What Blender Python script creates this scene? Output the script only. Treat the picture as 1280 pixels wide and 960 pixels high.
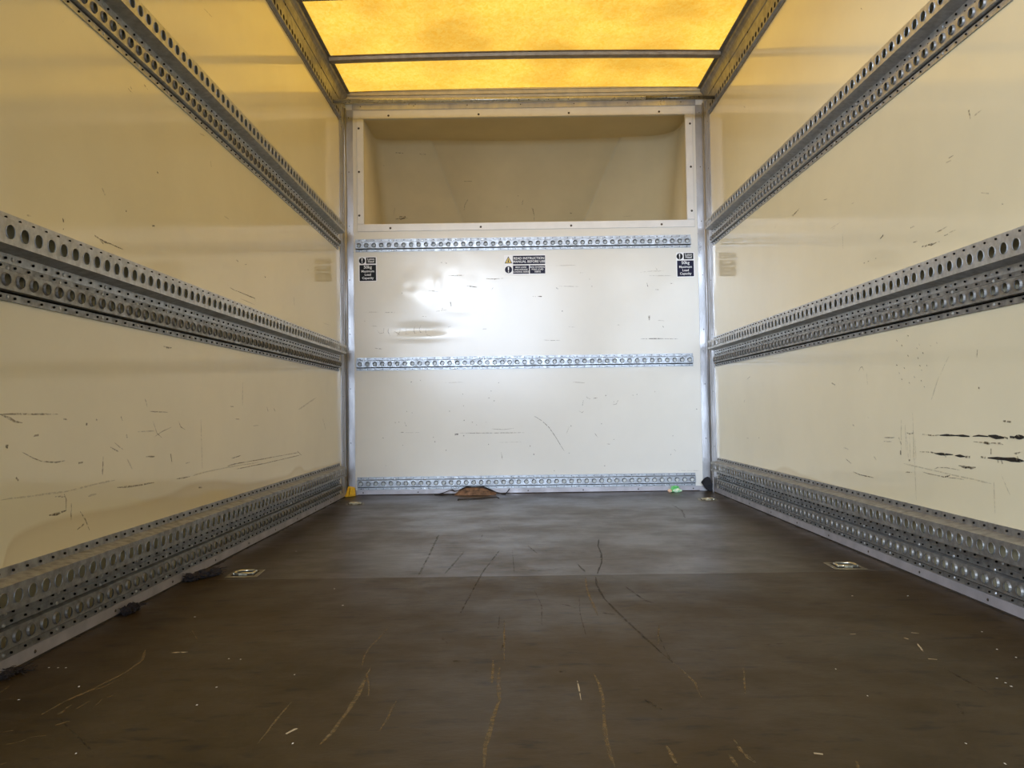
import bpy, bmesh, math, random
from mathutils import Matrix, Vector, noise
random.seed(7)
for o in list(bpy.data.objects): bpy.data.objects.remove(o)
sc = bpy.context.scene
COL = sc.collection
W, D, Y0, ZR = 2.03, 4.404, 0.22, 2.245      # inner width, depth of the front wall, rear edge of the box, roof height
PITCH = 0.04187

# ---------------------------------------------------------------- camera
cam_d = bpy.data.cameras.new('camera'); cam = bpy.data.objects.new('camera', cam_d); COL.objects.link(cam)
cam_d.sensor_width = 36; cam_d.lens = 983.985/1280*36; cam_d.clip_start = 0.02
R_, U_, F_ = (Vector((0.99989814,0.00278698,-0.01399764)), Vector((0.01407794,-0.03124642,0.99941256)), Vector((-0.00234797,0.99950783,0.03128247)))
cam.matrix_world = Matrix(((R_.x,U_.x,-F_.x,0.938),(R_.y,U_.y,-F_.y,0),(R_.z,U_.z,-F_.z,0.471),(0,0,0,1)))
sc.camera = cam

# ---------------------------------------------------------------- light
sc.view_settings.view_transform = 'Standard'; sc.view_settings.look = 'None'
sc.view_settings.exposure = 0.1; sc.view_settings.gamma = 1; sc.view_settings.use_curve_mapping = False
wd = bpy.data.worlds.new('world'); sc.world = wd; wd.use_nodes = True
nt = wd.node_tree; nt.nodes.clear()
tc = nt.nodes.new('ShaderNodeTexCoord'); sx = nt.nodes.new('ShaderNodeSeparateXYZ'); rp = nt.nodes.new('ShaderNodeValToRGB')
bg = nt.nodes.new('ShaderNodeBackground'); ow = nt.nodes.new('ShaderNodeOutputWorld'); mr = nt.nodes.new('ShaderNodeMapRange')
mr.inputs[1].default_value = -1; mr.inputs[2].default_value = 1
nt.links.new(tc.outputs['Generated'], sx.inputs[0]); nt.links.new(sx.outputs[2], mr.inputs[0]); nt.links.new(mr.outputs[0], rp.inputs[0])
rp.color_ramp.elements[0].position = 0.485; rp.color_ramp.elements[0].color = (0.10,0.095,0.085,1)
rp.color_ramp.elements[1].position = 0.515; rp.color_ramp.elements[1].color = (0.90,0.90,0.88,1)
nt.links.new(rp.outputs[0], bg.inputs[0]); bg.inputs[1].default_value = 0.30
nt.links.new(bg.outputs[0], ow.inputs[0])
sun_d = bpy.data.lights.new('sun','SUN'); sun_d.energy = 5.5; sun_d.angle = math.radians(25); sun_d.color = (1,0.97,0.9)
sun = bpy.data.objects.new('sun', sun_d); COL.objects.link(sun); sun.location = (0,0,6); sun.rotation_euler = (math.radians(-12), math.radians(-12), 0)
rear_light_d = bpy.data.lights.new('added_rear_light','AREA'); rear_light_d.shape = 'RECTANGLE'; rear_light_d.size = 5.6; rear_light_d.size_y = 2.4  # added area light, stands in for unidentified light through the open rear
rear_light_d.energy = 1070; rear_light_d.color = (0.66,0.79,1.0)
rear_light = bpy.data.objects.new('added_rear_light', rear_light_d); COL.objects.link(rear_light); rear_light.location = (-1.0,-6.5,2.2)
rear_light.rotation_euler = (Vector((1.1,4.4,0.7))-rear_light.location).to_track_quat('-Z','Y').to_euler()

lamp_d = bpy.data.lights.new('added_hotspot_light','AREA'); lamp_d.shape = 'DISK'; lamp_d.size = 0.55; lamp_d.energy = 115; lamp_d.color = (0.84,0.92,1.0)  # small light added only to make the bright spot on the bulkhead
lamp = bpy.data.objects.new('added_hotspot_light', lamp_d); COL.objects.link(lamp); lamp.location = (-0.34,-6.3,2.75)
lamp.rotation_euler = (Vector((0.6,4.4,1.1))-lamp.location).to_track_quat('-Z','Y').to_euler()

# ---------------------------------------------------------------- materials
def mat(name, col, rough=0.5, metal=0.0, spec=0.5, noise_scale=0, noise_amt=0.0, rough_amt=0.0, bump=0.0, bump_scale=20, stretch=(1,1,1), col2=None, coat=0):
    m = bpy.data.materials.new(name); m.use_nodes = True; n = m.node_tree; p = n.nodes['Principled BSDF']
    p.inputs['Base Color'].default_value = (*col,1); p.inputs['Roughness'].default_value = rough; p.inputs['Metallic'].default_value = metal
    p.inputs['Specular IOR Level'].default_value = spec; p.inputs['Coat Weight'].default_value = coat; p.inputs['Coat Roughness'].default_value = 0.08
    tcn = n.nodes.new('ShaderNodeTexCoord'); mp = n.nodes.new('ShaderNodeMapping'); mp.inputs['Scale'].default_value = stretch
    n.links.new(tcn.outputs['Object'], mp.inputs[0])
    if noise_scale:
        nz = n.nodes.new('ShaderNodeTexNoise'); nz.inputs['Scale'].default_value = noise_scale; nz.inputs['Detail'].default_value = 6; nz.inputs['Roughness'].default_value = 0.6
        n.links.new(mp.outputs[0], nz.inputs['Vector'])
        r = n.nodes.new('ShaderNodeMapRange'); r.inputs[1].default_value = 0.35; r.inputs[2].default_value = 0.65; n.links.new(nz.outputs[0], r.inputs[0])
        mx = n.nodes.new('ShaderNodeMix'); mx.data_type = 'RGBA'; c2 = col2 or tuple(c*(1-noise_amt) for c in col)
        mx.inputs[6].default_value = (*col,1); mx.inputs[7].default_value = (*c2,1)
        n.links.new(r.outputs[0], mx.inputs[0]); n.links.new(mx.outputs[2], p.inputs['Base Color'])
        if rough_amt:
            r2 = n.nodes.new('ShaderNodeMapRange'); r2.inputs[1].default_value = .3; r2.inputs[2].default_value = .7
            r2.inputs[3].default_value = rough-rough_amt; r2.inputs[4].default_value = rough+rough_amt
            n.links.new(nz.outputs[0], r2.inputs[0]); n.links.new(r2.outputs[0], p.inputs['Roughness'])
    if bump:
        nb = n.nodes.new('ShaderNodeTexNoise'); nb.inputs['Scale'].default_value = bump_scale; nb.inputs['Detail'].default_value = 4
        n.links.new(mp.outputs[0], nb.inputs['Vector']); bp = n.nodes.new('ShaderNodeBump'); bp.inputs['Strength'].default_value = 1; bp.inputs['Distance'].default_value = bump
        n.links.new(nb.outputs[0], bp.inputs['Height']); n.links.new(bp.outputs[0], p.inputs['Normal'])
    return m
WALLC = (0.85,0.795,0.57)
M = {}
M['wall_b'] = mat('grp_front', (0.78,0.77,0.71), 0.19, spec=0.3, noise_scale=3, noise_amt=0.04, bump=0.0007, bump_scale=4, coat=0)
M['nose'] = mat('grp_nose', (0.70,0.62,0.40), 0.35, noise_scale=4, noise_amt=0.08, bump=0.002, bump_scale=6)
M['galv'] = mat('galvanised', (0.57,0.58,0.58), 0.38, metal=0.55, noise_scale=60, noise_amt=0.28, rough_amt=0.1)
M['galv_worn'] = mat('galvanised_worn', (0.40,0.40,0.39), 0.48, metal=0.7, noise_scale=45, noise_amt=0.4, rough_amt=0.12)
M['galv_bright'] = mat('galvanised_bright', (0.37,0.39,0.41), 0.42, metal=0.65, noise_scale=50, noise_amt=0.25, rough_amt=0.1)
M['steel_roof'] = mat('roof_steel', (0.30,0.295,0.29), 0.42, metal=0.5, noise_scale=30, noise_amt=0.25, rough_amt=0.1)
M['bow'] = mat('bow_steel', (0.36,0.31,0.24), 0.42, metal=0.5, noise_scale=30, noise_amt=0.25)
M['alu'] = mat('brushed_aluminium', (0.50,0.50,0.51), 0.38, metal=0.65, noise_scale=14, noise_amt=0.3, rough_amt=0.12, stretch=(1,1,0.35))
M['alu_white'] = mat('pale_aluminium', (0.80,0.80,0.78), 0.35, noise_scale=10, noise_amt=0.08)
M['kick'] = mat('skirting_metal', (0.47,0.455,0.485), 0.42, metal=0.25, noise_scale=12, noise_amt=0.25, rough_amt=0.1)
M['tube'] = mat('tube_steel', (0.66,0.65,0.56), 0.3, metal=0.5, noise_scale=20, noise_amt=0.3, rough_amt=0.08)
M['tube_dull'] = mat('tube_dull', (0.26,0.25,0.20), 0.4, metal=0.8, noise_scale=90, noise_amt=0.5)
M['hole'] = mat('painted_hole_shade', (0.012,0.01,0.008), 0.9, spec=0.05)  # near-black colour painted in for the shade inside holes, gaps and slots
M['screw'] = mat('screw_head', (0.06,0.05,0.04), 0.45, metal=0.6)
M['rivet'] = mat('rivet_head', (0.62,0.62,0.6), 0.35, metal=0.7)
M['navy'] = mat('sticker_navy', (0.010,0.010,0.034), 0.5, spec=.2)
M['black'] = mat('sticker_black', (0.007,0.008,0.009), 0.5, spec=.2)
M['white'] = mat('sticker_white', (0.86,0.87,0.88), 0.4)
M['yellow'] = mat('sticker_yellow', (0.80,0.55,0.05), 0.4)
M['ylplastic'] = mat('yellow_plastic', (0.80,0.50,0.03), 0.35, noise_scale=40, noise_amt=0.35)
M['blkcloth'] = mat('black_cloth', (0.010,0.010,0.014), 0.85, noise_scale=90, noise_amt=0.4, bump=0.001, bump_scale=200)
M['brown'] = mat('dried_brown', (0.27,0.155,0.095), 0.7, noise_scale=45, noise_amt=0.75, bump=0.002, bump_scale=70)
M['dkbrown'] = mat('dark_strand', (0.018,0.012,0.008), 0.8)
M['lint'] = mat('dark_lint', (0.022,0.016,0.016), 0.9, noise_scale=120, noise_amt=0.6, bump=0.003, bump_scale=150)
M['green'] = mat('wrapper_green', (0.09,0.50,0.13), 0.35, noise_scale=55, col2=(0.20,0.62,0.24))
M['wrapwhite'] = mat('wrapper_white', (0.78,0.88,0.72), 0.35, noise_scale=80, col2=(0.30,0.68,0.34))
M['orange'] = mat('wrapper_orange', (0.75,0.33,0.16), 0.5, noise_scale=120, col2=(0.85,0.75,0.55))
M['brass'] = mat('worn_ring_metal', (0.70,0.66,0.50), 0.3, metal=0.85, noise_scale=60, noise_amt=0.3)
M['pan'] = mat('ring_pan', (0.30,0.27,0.18), 0.45, metal=0.5, noise_scale=60, noise_amt=0.5)
M['pansoil'] = mat('pan_dirt', (0.035,0.028,0.018), 0.9, noise_scale=90, noise_amt=0.5)
M['hat_rim_shade'] = mat('punched_rim_shaded', (0.045,0.045,0.045), 0.6, metal=0.4, noise_scale=60, noise_amt=0.4)  # rim colour darkened to paint the shadow ring inside the bulkhead rail holes
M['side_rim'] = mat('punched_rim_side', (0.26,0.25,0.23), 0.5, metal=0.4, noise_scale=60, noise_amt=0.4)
M['dirt'] = mat('floor_dirt', (0.025,0.018,0.010), 0.95, noise_scale=60, noise_amt=0.5)
M['seal'] = mat('header_seal', (0.70,0.62,0.42), 0.4, noise_scale=15, noise_amt=0.2)

def mark_mat(name, col, alpha, scale=130, rough=0.6, lo=0.35, hi=0.55):
    m = bpy.data.materials.new(name); m.use_nodes = True; n = m.node_tree; p = n.nodes['Principled BSDF']
    p.inputs['Base Color'].default_value = (*col,1); p.inputs['Roughness'].default_value = rough
    tcn = n.nodes.new('ShaderNodeTexCoord'); nz = n.nodes.new('ShaderNodeTexNoise'); nz.inputs['Scale'].default_value = scale; nz.inputs['Detail'].default_value = 5
    n.links.new(tcn.outputs['Object'], nz.inputs['Vector']); r = n.nodes.new('ShaderNodeMapRange')
    r.inputs[1].default_value = lo; r.inputs[2].default_value = hi; r.inputs[3].default_value = 0; r.inputs[4].default_value = alpha
    n.links.new(nz.outputs[0], r.inputs[0]); n.links.new(r.outputs[0], p.inputs['Alpha'])
    return m
MK = {'d': mark_mat('scuff_dark',(0.09,0.065,0.035),0.7), 'k': mark_mat('scuff_black',(0.012,0.010,0.008),1.0,lo=0.25,hi=0.42), 'b': mark_mat('scuff_brown',(0.22,0.16,0.09),0.55),
      'f': mark_mat('scuff_faint',(0.38,0.31,0.19),0.25)}
FK = {'t': mark_mat('scratch_tan',(0.19,0.13,0.055),0.65,scale=90), 'd': mark_mat('scratch_dark',(0.018,0.012,0.007),0.75,scale=90), 'e': mark_mat('scratch_faint',(0.020,0.014,0.009),0.58,scale=60,lo=0.4,hi=0.62), 'w': mark_mat('scratch_pale',(0.5,0.42,0.28),0.9,scale=90,lo=0.3,hi=0.45)}

def side_wall_mat(name, stain):
    """glossy cream laminate; stain = list of (y, z) points of an old tide mark along the wall, or None"""
    m = mat(name, WALLC, 0.09, noise_scale=2.2, noise_amt=0.06, bump=0.0003, bump_scale=3.0)
    if not stain: return m
    n = m.node_tree; p = n.nodes['Principled BSDF']; src = p.inputs['Base Color'].links[0].from_socket
    tcn = n.nodes.new('ShaderNodeTexCoord'); s = n.nodes.new('ShaderNodeSeparateXYZ'); n.links.new(tcn.outputs['Object'], s.inputs[0])
    my = n.nodes.new('ShaderNodeMapRange'); my.inputs[2].default_value = 4.5; n.links.new(s.outputs[1], my.inputs[0])
    fc = n.nodes.new('ShaderNodeFloatCurve'); cv = fc.mapping.curves[0]
    pts = [(y/4.5, z) for y, z in stain]
    cv.points[0].location = (0, pts[0][1]); cv.points[1].location = (1, pts[-1][1])
    for x, z in pts: cv.points.new(x, z)
    fc.mapping.update(); n.links.new(my.outputs[0], fc.inputs['Value'])
    sb = n.nodes.new('ShaderNodeMath'); sb.operation = 'SUBTRACT'; n.links.new(fc.outputs[0], sb.inputs[0]); n.links.new(s.outputs[2], sb.inputs[1])
    r = n.nodes.new('ShaderNodeValToRGB'); e = r.color_ramp.elements
    e[0].position = 0.0; e[0].color = (1,1,1,1); e[1].position = 0.10; e[1].color = (0.96,0.93,0.88,1)
    a = e.new(0.012); a.color = (0.88,0.83,0.74,1); b = e.new(0.03); b.color = (0.92,0.88,0.80,1)
    n.links.new(sb.outputs[0], r.inputs[0])
    mx = n.nodes.new('ShaderNodeMix'); mx.data_type = 'RGBA'; mx.blend_type = 'MULTIPLY'; mx.inputs[0].default_value = 1
    n.links.new(src, mx.inputs[6]); n.links.new(r.outputs[0], mx.inputs[7]); n.links.new(mx.outputs[2], p.inputs['Base Color'])
    return m
M['wall_l'] = side_wall_mat('laminate_left', [(1.2,.16),(1.437,.195),(1.468,.247),(1.552,.263),(1.71,.264),(1.80,.26),(1.96,.256),(2.15,.26),(2.29,.273),(2.46,.266),(2.765,.229),(3.08,.221),(3.29,.221),(3.37,.238),(3.44,.239),(3.53,.214),(3.72,.212),(4.0,.206),(4.22,.208)])
M['wall_r'] = side_wall_mat('laminate_right', [(1.4,.17),(1.9,.19),(2.6,.195),(3.0,.21),(3.2,.225),(3.35,.20),(4.2,.19)])

def roof_mat():
    m = bpy.data.materials.new('translucent_roof'); m.use_nodes = True; n = m.node_tree; n.nodes.clear()
    out = n.nodes.new('ShaderNodeOutputMaterial'); tr = n.nodes.new('ShaderNodeBsdfTranslucent'); df = n.nodes.new('ShaderNodeBsdfDiffuse'); mx = n.nodes.new('ShaderNodeMixShader')
    tcn = n.nodes.new('ShaderNodeTexCoord'); mp = n.nodes.new('ShaderNodeMapping'); mp.inputs['Scale'].default_value = (1,0.7,1)
    a = n.nodes.new('ShaderNodeTexNoise'); a.inputs['Scale'].default_value = 55; a.inputs['Detail'].default_value = 4; a.inputs['Distortion'].default_value = 1.2
    b = n.nodes.new('ShaderNodeTexNoise'); b.inputs['Scale'].default_value = 2.5; b.inputs['Detail'].default_value = 5
    n.links.new(tcn.outputs['Object'], mp.inputs[0]); n.links.new(mp.outputs[0], a.inputs['Vector']); n.links.new(tcn.outputs['Object'], b.inputs['Vector'])
    ca = n.nodes.new('ShaderNodeMix'); ca.data_type = 'RGBA'; ca.inputs[6].default_value = (0.80,0.44,0.044,1); ca.inputs[7].default_value = (0.83,0.55,0.105,1)
    ra = n.nodes.new('ShaderNodeMapRange'); ra.inputs[1].default_value = .35; ra.inputs[2].default_value = .65; n.links.new(a.outputs[0], ra.inputs[0]); n.links.new(ra.outputs[0], ca.inputs[0])
    cb = n.nodes.new('ShaderNodeMix'); cb.data_type = 'RGBA'; cb.blend_type = 'MULTIPLY'; cb.inputs[0].default_value = 1
    rb = n.nodes.new('ShaderNodeValToRGB'); rb.color_ramp.elements[0].position = .35; rb.color_ramp.elements[0].color = (.72,.67,.56,1); rb.color_ramp.elements[1].position = .6; rb.color_ramp.elements[1].color = (1,1,1,1)
    n.links.new(b.outputs[0], rb.inputs[0]); n.links.new(ca.outputs[2], cb.inputs[6]); n.links.new(rb.outputs[0], cb.inputs[7])
    n.links.new(cb.outputs[2], tr.inputs[0]); df.inputs[0].default_value = (0.62,0.52,0.28,1)
    mx.inputs[0].default_value = 0.30; n.links.new(tr.outputs[0], mx.inputs[1]); n.links.new(df.outputs[0], mx.inputs[2]); n.links.new(mx.outputs[0], out.inputs[0])
    return m
M['roof'] = roof_mat()

def floor_mat(name, worn):
    m = bpy.data.materials.new(name); m.use_nodes = True; n = m.node_tree; p = n.nodes['Principled BSDF']
    tcn = n.nodes.new('ShaderNodeTexCoord')
    def nz(scale, det, st=(1,1,1), lo=.35, hi=.65, dist=0):
        mp = n.nodes.new('ShaderNodeMapping'); mp.inputs['Scale'].default_value = st; n.links.new(tcn.outputs['Object'], mp.inputs[0])
        t = n.nodes.new('ShaderNodeTexNoise'); t.inputs['Scale'].default_value = scale; t.inputs['Detail'].default_value = det; t.inputs['Roughness'].default_value = .62; t.inputs['Distortion'].default_value = dist
        n.links.new(mp.outputs[0], t.inputs['Vector']); r = n.nodes.new('ShaderNodeMapRange'); r.inputs[1].default_value = lo; r.inputs[2].default_value = hi
        n.links.new(t.outputs[0], r.inputs[0]); return r.outputs[0]
    def mix(f, a, b, blend='MIX'):
        x = n.nodes.new('ShaderNodeMix'); x.data_type = 'RGBA'; x.blend_type = blend
        for k, v in ((0,f),(6,a),(7,b)):
            if isinstance(v, (tuple,float)): x.inputs[k].default_value = v
            else: n.links.new(v, x.inputs[k])
        return x.outputs[2]
    big = nz(2.2, 6); fine = nz(9, 8, (0.8,1.5,1), .42, .68); spots = nz(15, 6, (0.8,2.4,1), .56, .66); wear = nz(3.0, 9, (1,1,1), .40, .62)
    c = mix(big, (0.047,0.031,0.012,1), (0.029,0.019,0.007,1))
    c = mix(fine, c, (0.066,0.051,0.034,1) if worn else (0.050,0.035,0.018,1))
    c = mix(spots, c, (0.018,0.013,0.008,1))
    n.links.new(c, p.inputs['Base Color'])
    r = n.nodes.new('ShaderNodeMapRange'); r.inputs[3].default_value = 0.30 if worn else 0.40; r.inputs[4].default_value = 0.44 if worn else 0.56; n.links.new(wear, r.inputs[0]); n.links.new(r.outputs[0], p.inputs['Roughness'])
    p.inputs['Specular IOR Level'].default_value = 0.29 if worn else 0.235
    bp = n.nodes.new('ShaderNodeBump'); bp.inputs['Distance'].default_value = 0.0004; n.links.new(fine, bp.inputs['Height']); n.links.new(bp.outputs[0], p.inputs['Normal'])
    return m
M['floor_near'] = floor_mat('phenolic_ply_near', False); M['floor_far'] = floor_mat('phenolic_ply_far', True)
# ---------------------------------------------------------------- helpers
def link(name, bm_or_mesh, m, parent=None, smooth=False):
    if isinstance(bm_or_mesh, bmesh.types.BMesh):
        me = bpy.data.meshes.new(name); bm_or_mesh.to_mesh(me); bm_or_mesh.free()
    else: me = bm_or_mesh
    if m is not None:
        for x in (m if isinstance(m, list) else [m]): me.materials.append(x)
    if smooth:
        for p in me.polygons: p.use_smooth = True
    o = bpy.data.objects.new(name, me); COL.objects.link(o)
    if parent is not None: o.parent = parent
    return o
def tag(o, label=None, cat=None, group=None, kind=None):
    for k, v in (('label',label),('category',cat),('group',group),('kind',kind)):
        if v: o[k] = v
    return o
def empty(name, loc=(0,0,0)):
    o = bpy.data.objects.new(name, None); o.location = loc; o.empty_display_size = 0.05; COL.objects.link(o); return o
def box(bm, x0, x1, y0, y1, z0, z1, mi=0):
    v = [bm.verts.new((x,y,z)) for z in (z0,z1) for y in (y0,y1) for x in (x0,x1)]
    for f in ((0,2,3,1),(4,5,7,6),(0,1,5,4),(2,6,7,3),(0,4,6,2),(1,3,7,5)):
        fc = bm.faces.new([v[i] for i in f]); fc.material_index = mi
def tube(bm, pts, r, n=8, cap=True, mi=0):
    pts = [Vector(p) for p in pts]; rings = []
    rr = r if isinstance(r, (list,tuple)) else [r]*len(pts)
    for i, p in enumerate(pts):
        t = (pts[min(i+1,len(pts)-1)]-pts[max(i-1,0)]).normalized()
        a = Vector((0,0,1)) if abs(t.z) < .9 else Vector((1,0,0)); u = t.cross(a).normalized(); w = u.cross(t)
        rings.append([bm.verts.new(p+(u*math.cos(k*math.tau/n)+w*math.sin(k*math.tau/n))*rr[i]) for k in range(n)])
    for a, b in zip(rings, rings[1:]):
        for k in range(n):
            f = bm.faces.new((a[k],a[(k+1)%n],b[(k+1)%n],b[k])); f.material_index = mi; f.smooth = True
    if cap:
        bm.faces.new(rings[0][::-1]); bm.faces.new(rings[-1])
def disc_head(bm, c, nrm, r, h, n=8):
    """a low domed screw or rivet head"""
    c, nrm = Vector(c), Vector(nrm).normalized(); a = Vector((0,0,1)) if abs(nrm.z) < .9 else Vector((1,0,0))
    u = nrm.cross(a).normalized(); w = nrm.cross(u)
    r0 = [bm.verts.new(c+(u*math.cos(k*math.tau/n)+w*math.sin(k*math.tau/n))*r) for k in range(n)]
    r1 = [bm.verts.new(c+nrm*h+(u*math.cos(k*math.tau/n)+w*math.sin(k*math.tau/n))*r*.6) for k in range(n)]
    for k in range(n): bm.faces.new((r0[k],r0[(k+1)%n],r1[(k+1)%n],r1[k]))
    bm.faces.new(r1)
def screw_mesh(nrm, r=0.0042, h=0.0015):
    bm = bmesh.new(); disc_head(bm, (0,0,0), nrm, r, h); me = bpy.data.meshes.new('screw'); bm.to_mesh(me); bm.free(); me.materials.append(M['screw']); return me
def screws(parent, nrm, pts, r=0.0042):
    me = screw_mesh(nrm, r)
    for p in pts:
        o = bpy.data.objects.new('screw', me); o.location = p; COL.objects.link(o); o.parent = parent

# perforated folded strip: profile segments are swept along the rail, cells with true holes
def perforated(bm, place, l0, ncell, pitch, segs, mi_dark=1):
    """place(l, off, z) -> world point; segs: (off0, z0, off1, z1, hole radius or 0, sides, phase, drilled)"""
    for (o0, z0, o1, z1, rad, n, cone, shade_fill) in segs:
        hgt = math.hypot(o1-o0, z1-z0); do, dz = (o1-o0)/hgt, (z1-z0)/hgt
        no, nz_ = -dz, do                                   # towards the wall / inside
        if z1 > z0: pass
        P = lambda l, v, d=0: place(l, o0+do*v+no*d, z0+dz*v+nz_*d)
        if not rad:
            a = [bm.verts.new(P(l0,0)), bm.verts.new(P(l0+ncell*pitch,0)), bm.verts.new(P(l0+ncell*pitch,hgt)), bm.verts.new(P(l0,hgt))]
            bm.faces.new(a).material_index = mi_dark if shade_fill else 0; continue
        per = []
        q = n//4
        for s in range(4):
            for k in range(q):
                t = k/q
                per.append([(t*pitch,0),(pitch,t*hgt),(pitch-t*pitch,hgt),(0,hgt-t*hgt)][s])
        sgn = -1 if no < 0 or (abs(no) < 1e-6 and nz_ < 0) else 1
        for c in range(ncell):
            L = l0+c*pitch; cx, cy = pitch/2, hgt/2
            outer = [bm.verts.new(P(L+a, b)) for a, b in per]
            ang = [math.atan2((b-cy)/hgt, (a-cx)/pitch) for a, b in per]
            inner = [bm.verts.new(P(L+cx+rad*math.cos(t), cy+rad*math.sin(t))) for t in ang]
            dep = (0.0018 if not cone else 0.0045) if not shade_fill else 0.003; shr = 1 if not cone else .80
            deep = [bm.verts.new(P(L+cx+rad*shr*math.cos(t), cy+rad*shr*math.sin(t), IN*dep)) for t in ang]
            m = len(per)
            for k in range(m):
                k2 = (k+1) % m
                bm.faces.new((outer[k],outer[k2],inner[k2],inner[k]))
                f = bm.faces.new((inner[k],inner[k2],deep[k2],deep[k]))
                if shade_fill: f.material_index = mi_dark
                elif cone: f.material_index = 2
            if shade_fill:
                f = bm.faces.new(deep); f.material_index = mi_dark  # cap painted dark as the shade at the bottom of the small hole
IN = 1
def wall_place(side):
    if side == 'left': return lambda l, off, z: (off, l, z)
    if side == 'right': return lambda l, off, z: (W-off, l, z)
    return lambda l, off, z: (l, D-off, z)
def deep_segs(c):
    r = 0.0128
    return [(0,c+.046,.0035,c+.046,0,0,0,0),(.0035,c+.046,.0035,c+.029,.0026,8,0,1),(.0035,c+.029,.040,c+.023,0,0,0,0),(.040,c+.023,.040,c-.023,r,16,0,0),
            (.040,c-.023,.0035,c-.029,0,0,0,0),(.0035,c-.029,.0035,c-.047,.0026,8,0,1),(.0035,c-.047,0,c-.047,0,0,0,0)]
def hat_segs(c, top=0.0285, bot=0.037):
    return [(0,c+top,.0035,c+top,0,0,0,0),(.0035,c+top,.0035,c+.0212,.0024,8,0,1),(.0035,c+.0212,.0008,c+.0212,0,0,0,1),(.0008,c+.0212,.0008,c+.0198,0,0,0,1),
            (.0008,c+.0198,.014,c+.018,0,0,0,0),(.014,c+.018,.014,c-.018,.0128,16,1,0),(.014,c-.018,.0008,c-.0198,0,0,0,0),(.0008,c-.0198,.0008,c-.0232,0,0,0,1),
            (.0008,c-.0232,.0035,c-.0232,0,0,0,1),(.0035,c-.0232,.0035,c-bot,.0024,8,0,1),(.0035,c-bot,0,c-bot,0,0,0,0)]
def rail(name, side, c, hole0, kind, label, group, m, l_end=4.245):
    lo = Y0 if side != 'back' else 0.058; hi = l_end if side != 'back' else 1.982
    k = math.ceil((lo-(hole0-PITCH/2))/PITCH); l0 = hole0-PITCH/2+k*PITCH; ncell = int((hi-l0+1e-6)//PITCH)
    pl = wall_place(side); bm = bmesh.new()
    segs = deep_segs(c) if kind == 'deep' else hat_segs(c, {.720:.0325,.065:.0350}.get(c,.0285))
    if side == 'back': segs = hat_segs(c, 0.036, 0.036)
    perforated(bm, pl, l0, ncell, PITCH, segs)
    o = link(name, bm, [M[m], M['hole'], M['hat_rim_shade' if side == 'back' else 'side_rim']]); tag(o, label, 'rail', group)
    rv = bmesh.new(); nrm = Vector(pl(0,1,0))-Vector(pl(0,0,0))
    for i in range(1, ncell, 4):
        for z in ((c-.038,) if kind == 'deep' else (c+.024,c-.029)):
            disc_head(rv, pl(l0+i*PITCH, .0035, z), nrm, .0042, .0022)
    tag(link('rivets', rv, M['rivet'], o), kind='stuff')
    return o

# ---------------------------------------------------------------- box shell
def dent(x, z):
    """bulges knocked into the front panel: metres towards the camera"""
    g = lambda cx, cz, sx, sz, a: a*math.exp(-((x-cx)/sx)**2-((z-cz)/sz)**2)
    d = g(.36,1.12,.15,.12,.0050)+g(.42,1.06,.05,.04,.0005)+g(.60,1.10,.06,.05,.0005)+g(.60,1.27,.05,.04,.0004)
    d += -g(.41,.925,.13,.028,.0050)+g(.42,.878,.15,.020,.0028)+g(.30,1.04,.04,.02,.0008)+g(.25,1.20,.03,.03,.0008)+g(.52,1.18,.02,.045,.0012)+g(.62,1.02,.09,.015,.0007)-g(.36,1.16,.03,.02,.0010)+g(.31,1.13,.03,.03,.0006)
    d += (0.0010*noise.noise(Vector((x*6,z*6,1.3)))+0.0005*noise.noise(Vector((x*17,z*17,4.3))))*math.exp(-((x-.5)/.4)**2-((z-1.08)/.25)**2)
    return max(d, -.004)
X0o, X1o, Z0o, Z1o = 0.1065, 1.927, 1.52, 2.12              # opening to the cab-over nose
def grid_lines(a, b, step, fixed):
    v = set(round(a+i*(b-a)/round((b-a)/step), 5) for i in range(round((b-a)/step)+1))
    for f in fixed: v = {t for t in v if abs(t-f) > step*.4}; v.add(f)
    return sorted(v)
xs = grid_lines(0, W, 0.0125, [0,W,X0o,X1o]); zs = grid_lines(0, 2.25, 0.0125, [0,2.25,Z0o,Z1o])
bm = bmesh.new(); vg = {}
for i, x in enumerate(xs):
    for j, z in enumerate(zs): vg[i,j] = bm.verts.new((x, D-dent(x,z), z))
for i in range(len(xs)-1):
    for j in range(len(zs)-1):
        cx, cz = (xs[i]+xs[i+1])/2, (zs[j]+zs[j+1])/2
        if X0o < cx < X1o and Z0o < cz < Z1o: continue
        bm.faces.new((vg[i,j],vg[i+1,j],vg[i+1,j+1],vg[i,j+1]))
for v in [v for v in bm.verts if not v.link_faces]: bm.verts.remove(v)
# outer skin so the front wall has real thickness and lets no daylight in
def skin(x0,x1,z0,z1):
    v = [bm.verts.new(p) for p in ((x0,D+.02,z0),(x1,D+.02,z0),(x1,D+.02,z1),(x0,D+.02,z1))]; bm.faces.new(v)
skin(0,W,0,Z0o); skin(0,W,Z1o,2.25); skin(0,X0o,Z0o,Z1o); skin(X1o,W,Z0o,Z1o)
for a, b in (((X0o,Z0o),(X1o,Z0o)),((X1o,Z0o),(X1o,Z1o)),((X1o,Z1o),(X0o,Z1o)),((X0o,Z1o),(X0o,Z0o))):
    v = [bm.verts.new(p) for p in ((a[0],D,a[1]),(b[0],D,b[1]),(b[0],D+.02,b[1]),(a[0],D+.02,a[1]))]; bm.faces.new(v)
wall_back = tag(link('wall_back', bm, M['wall_b'], smooth=True), 'off-white laminate front bulkhead of the cargo box, dented on its left', kind='structure')

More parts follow.
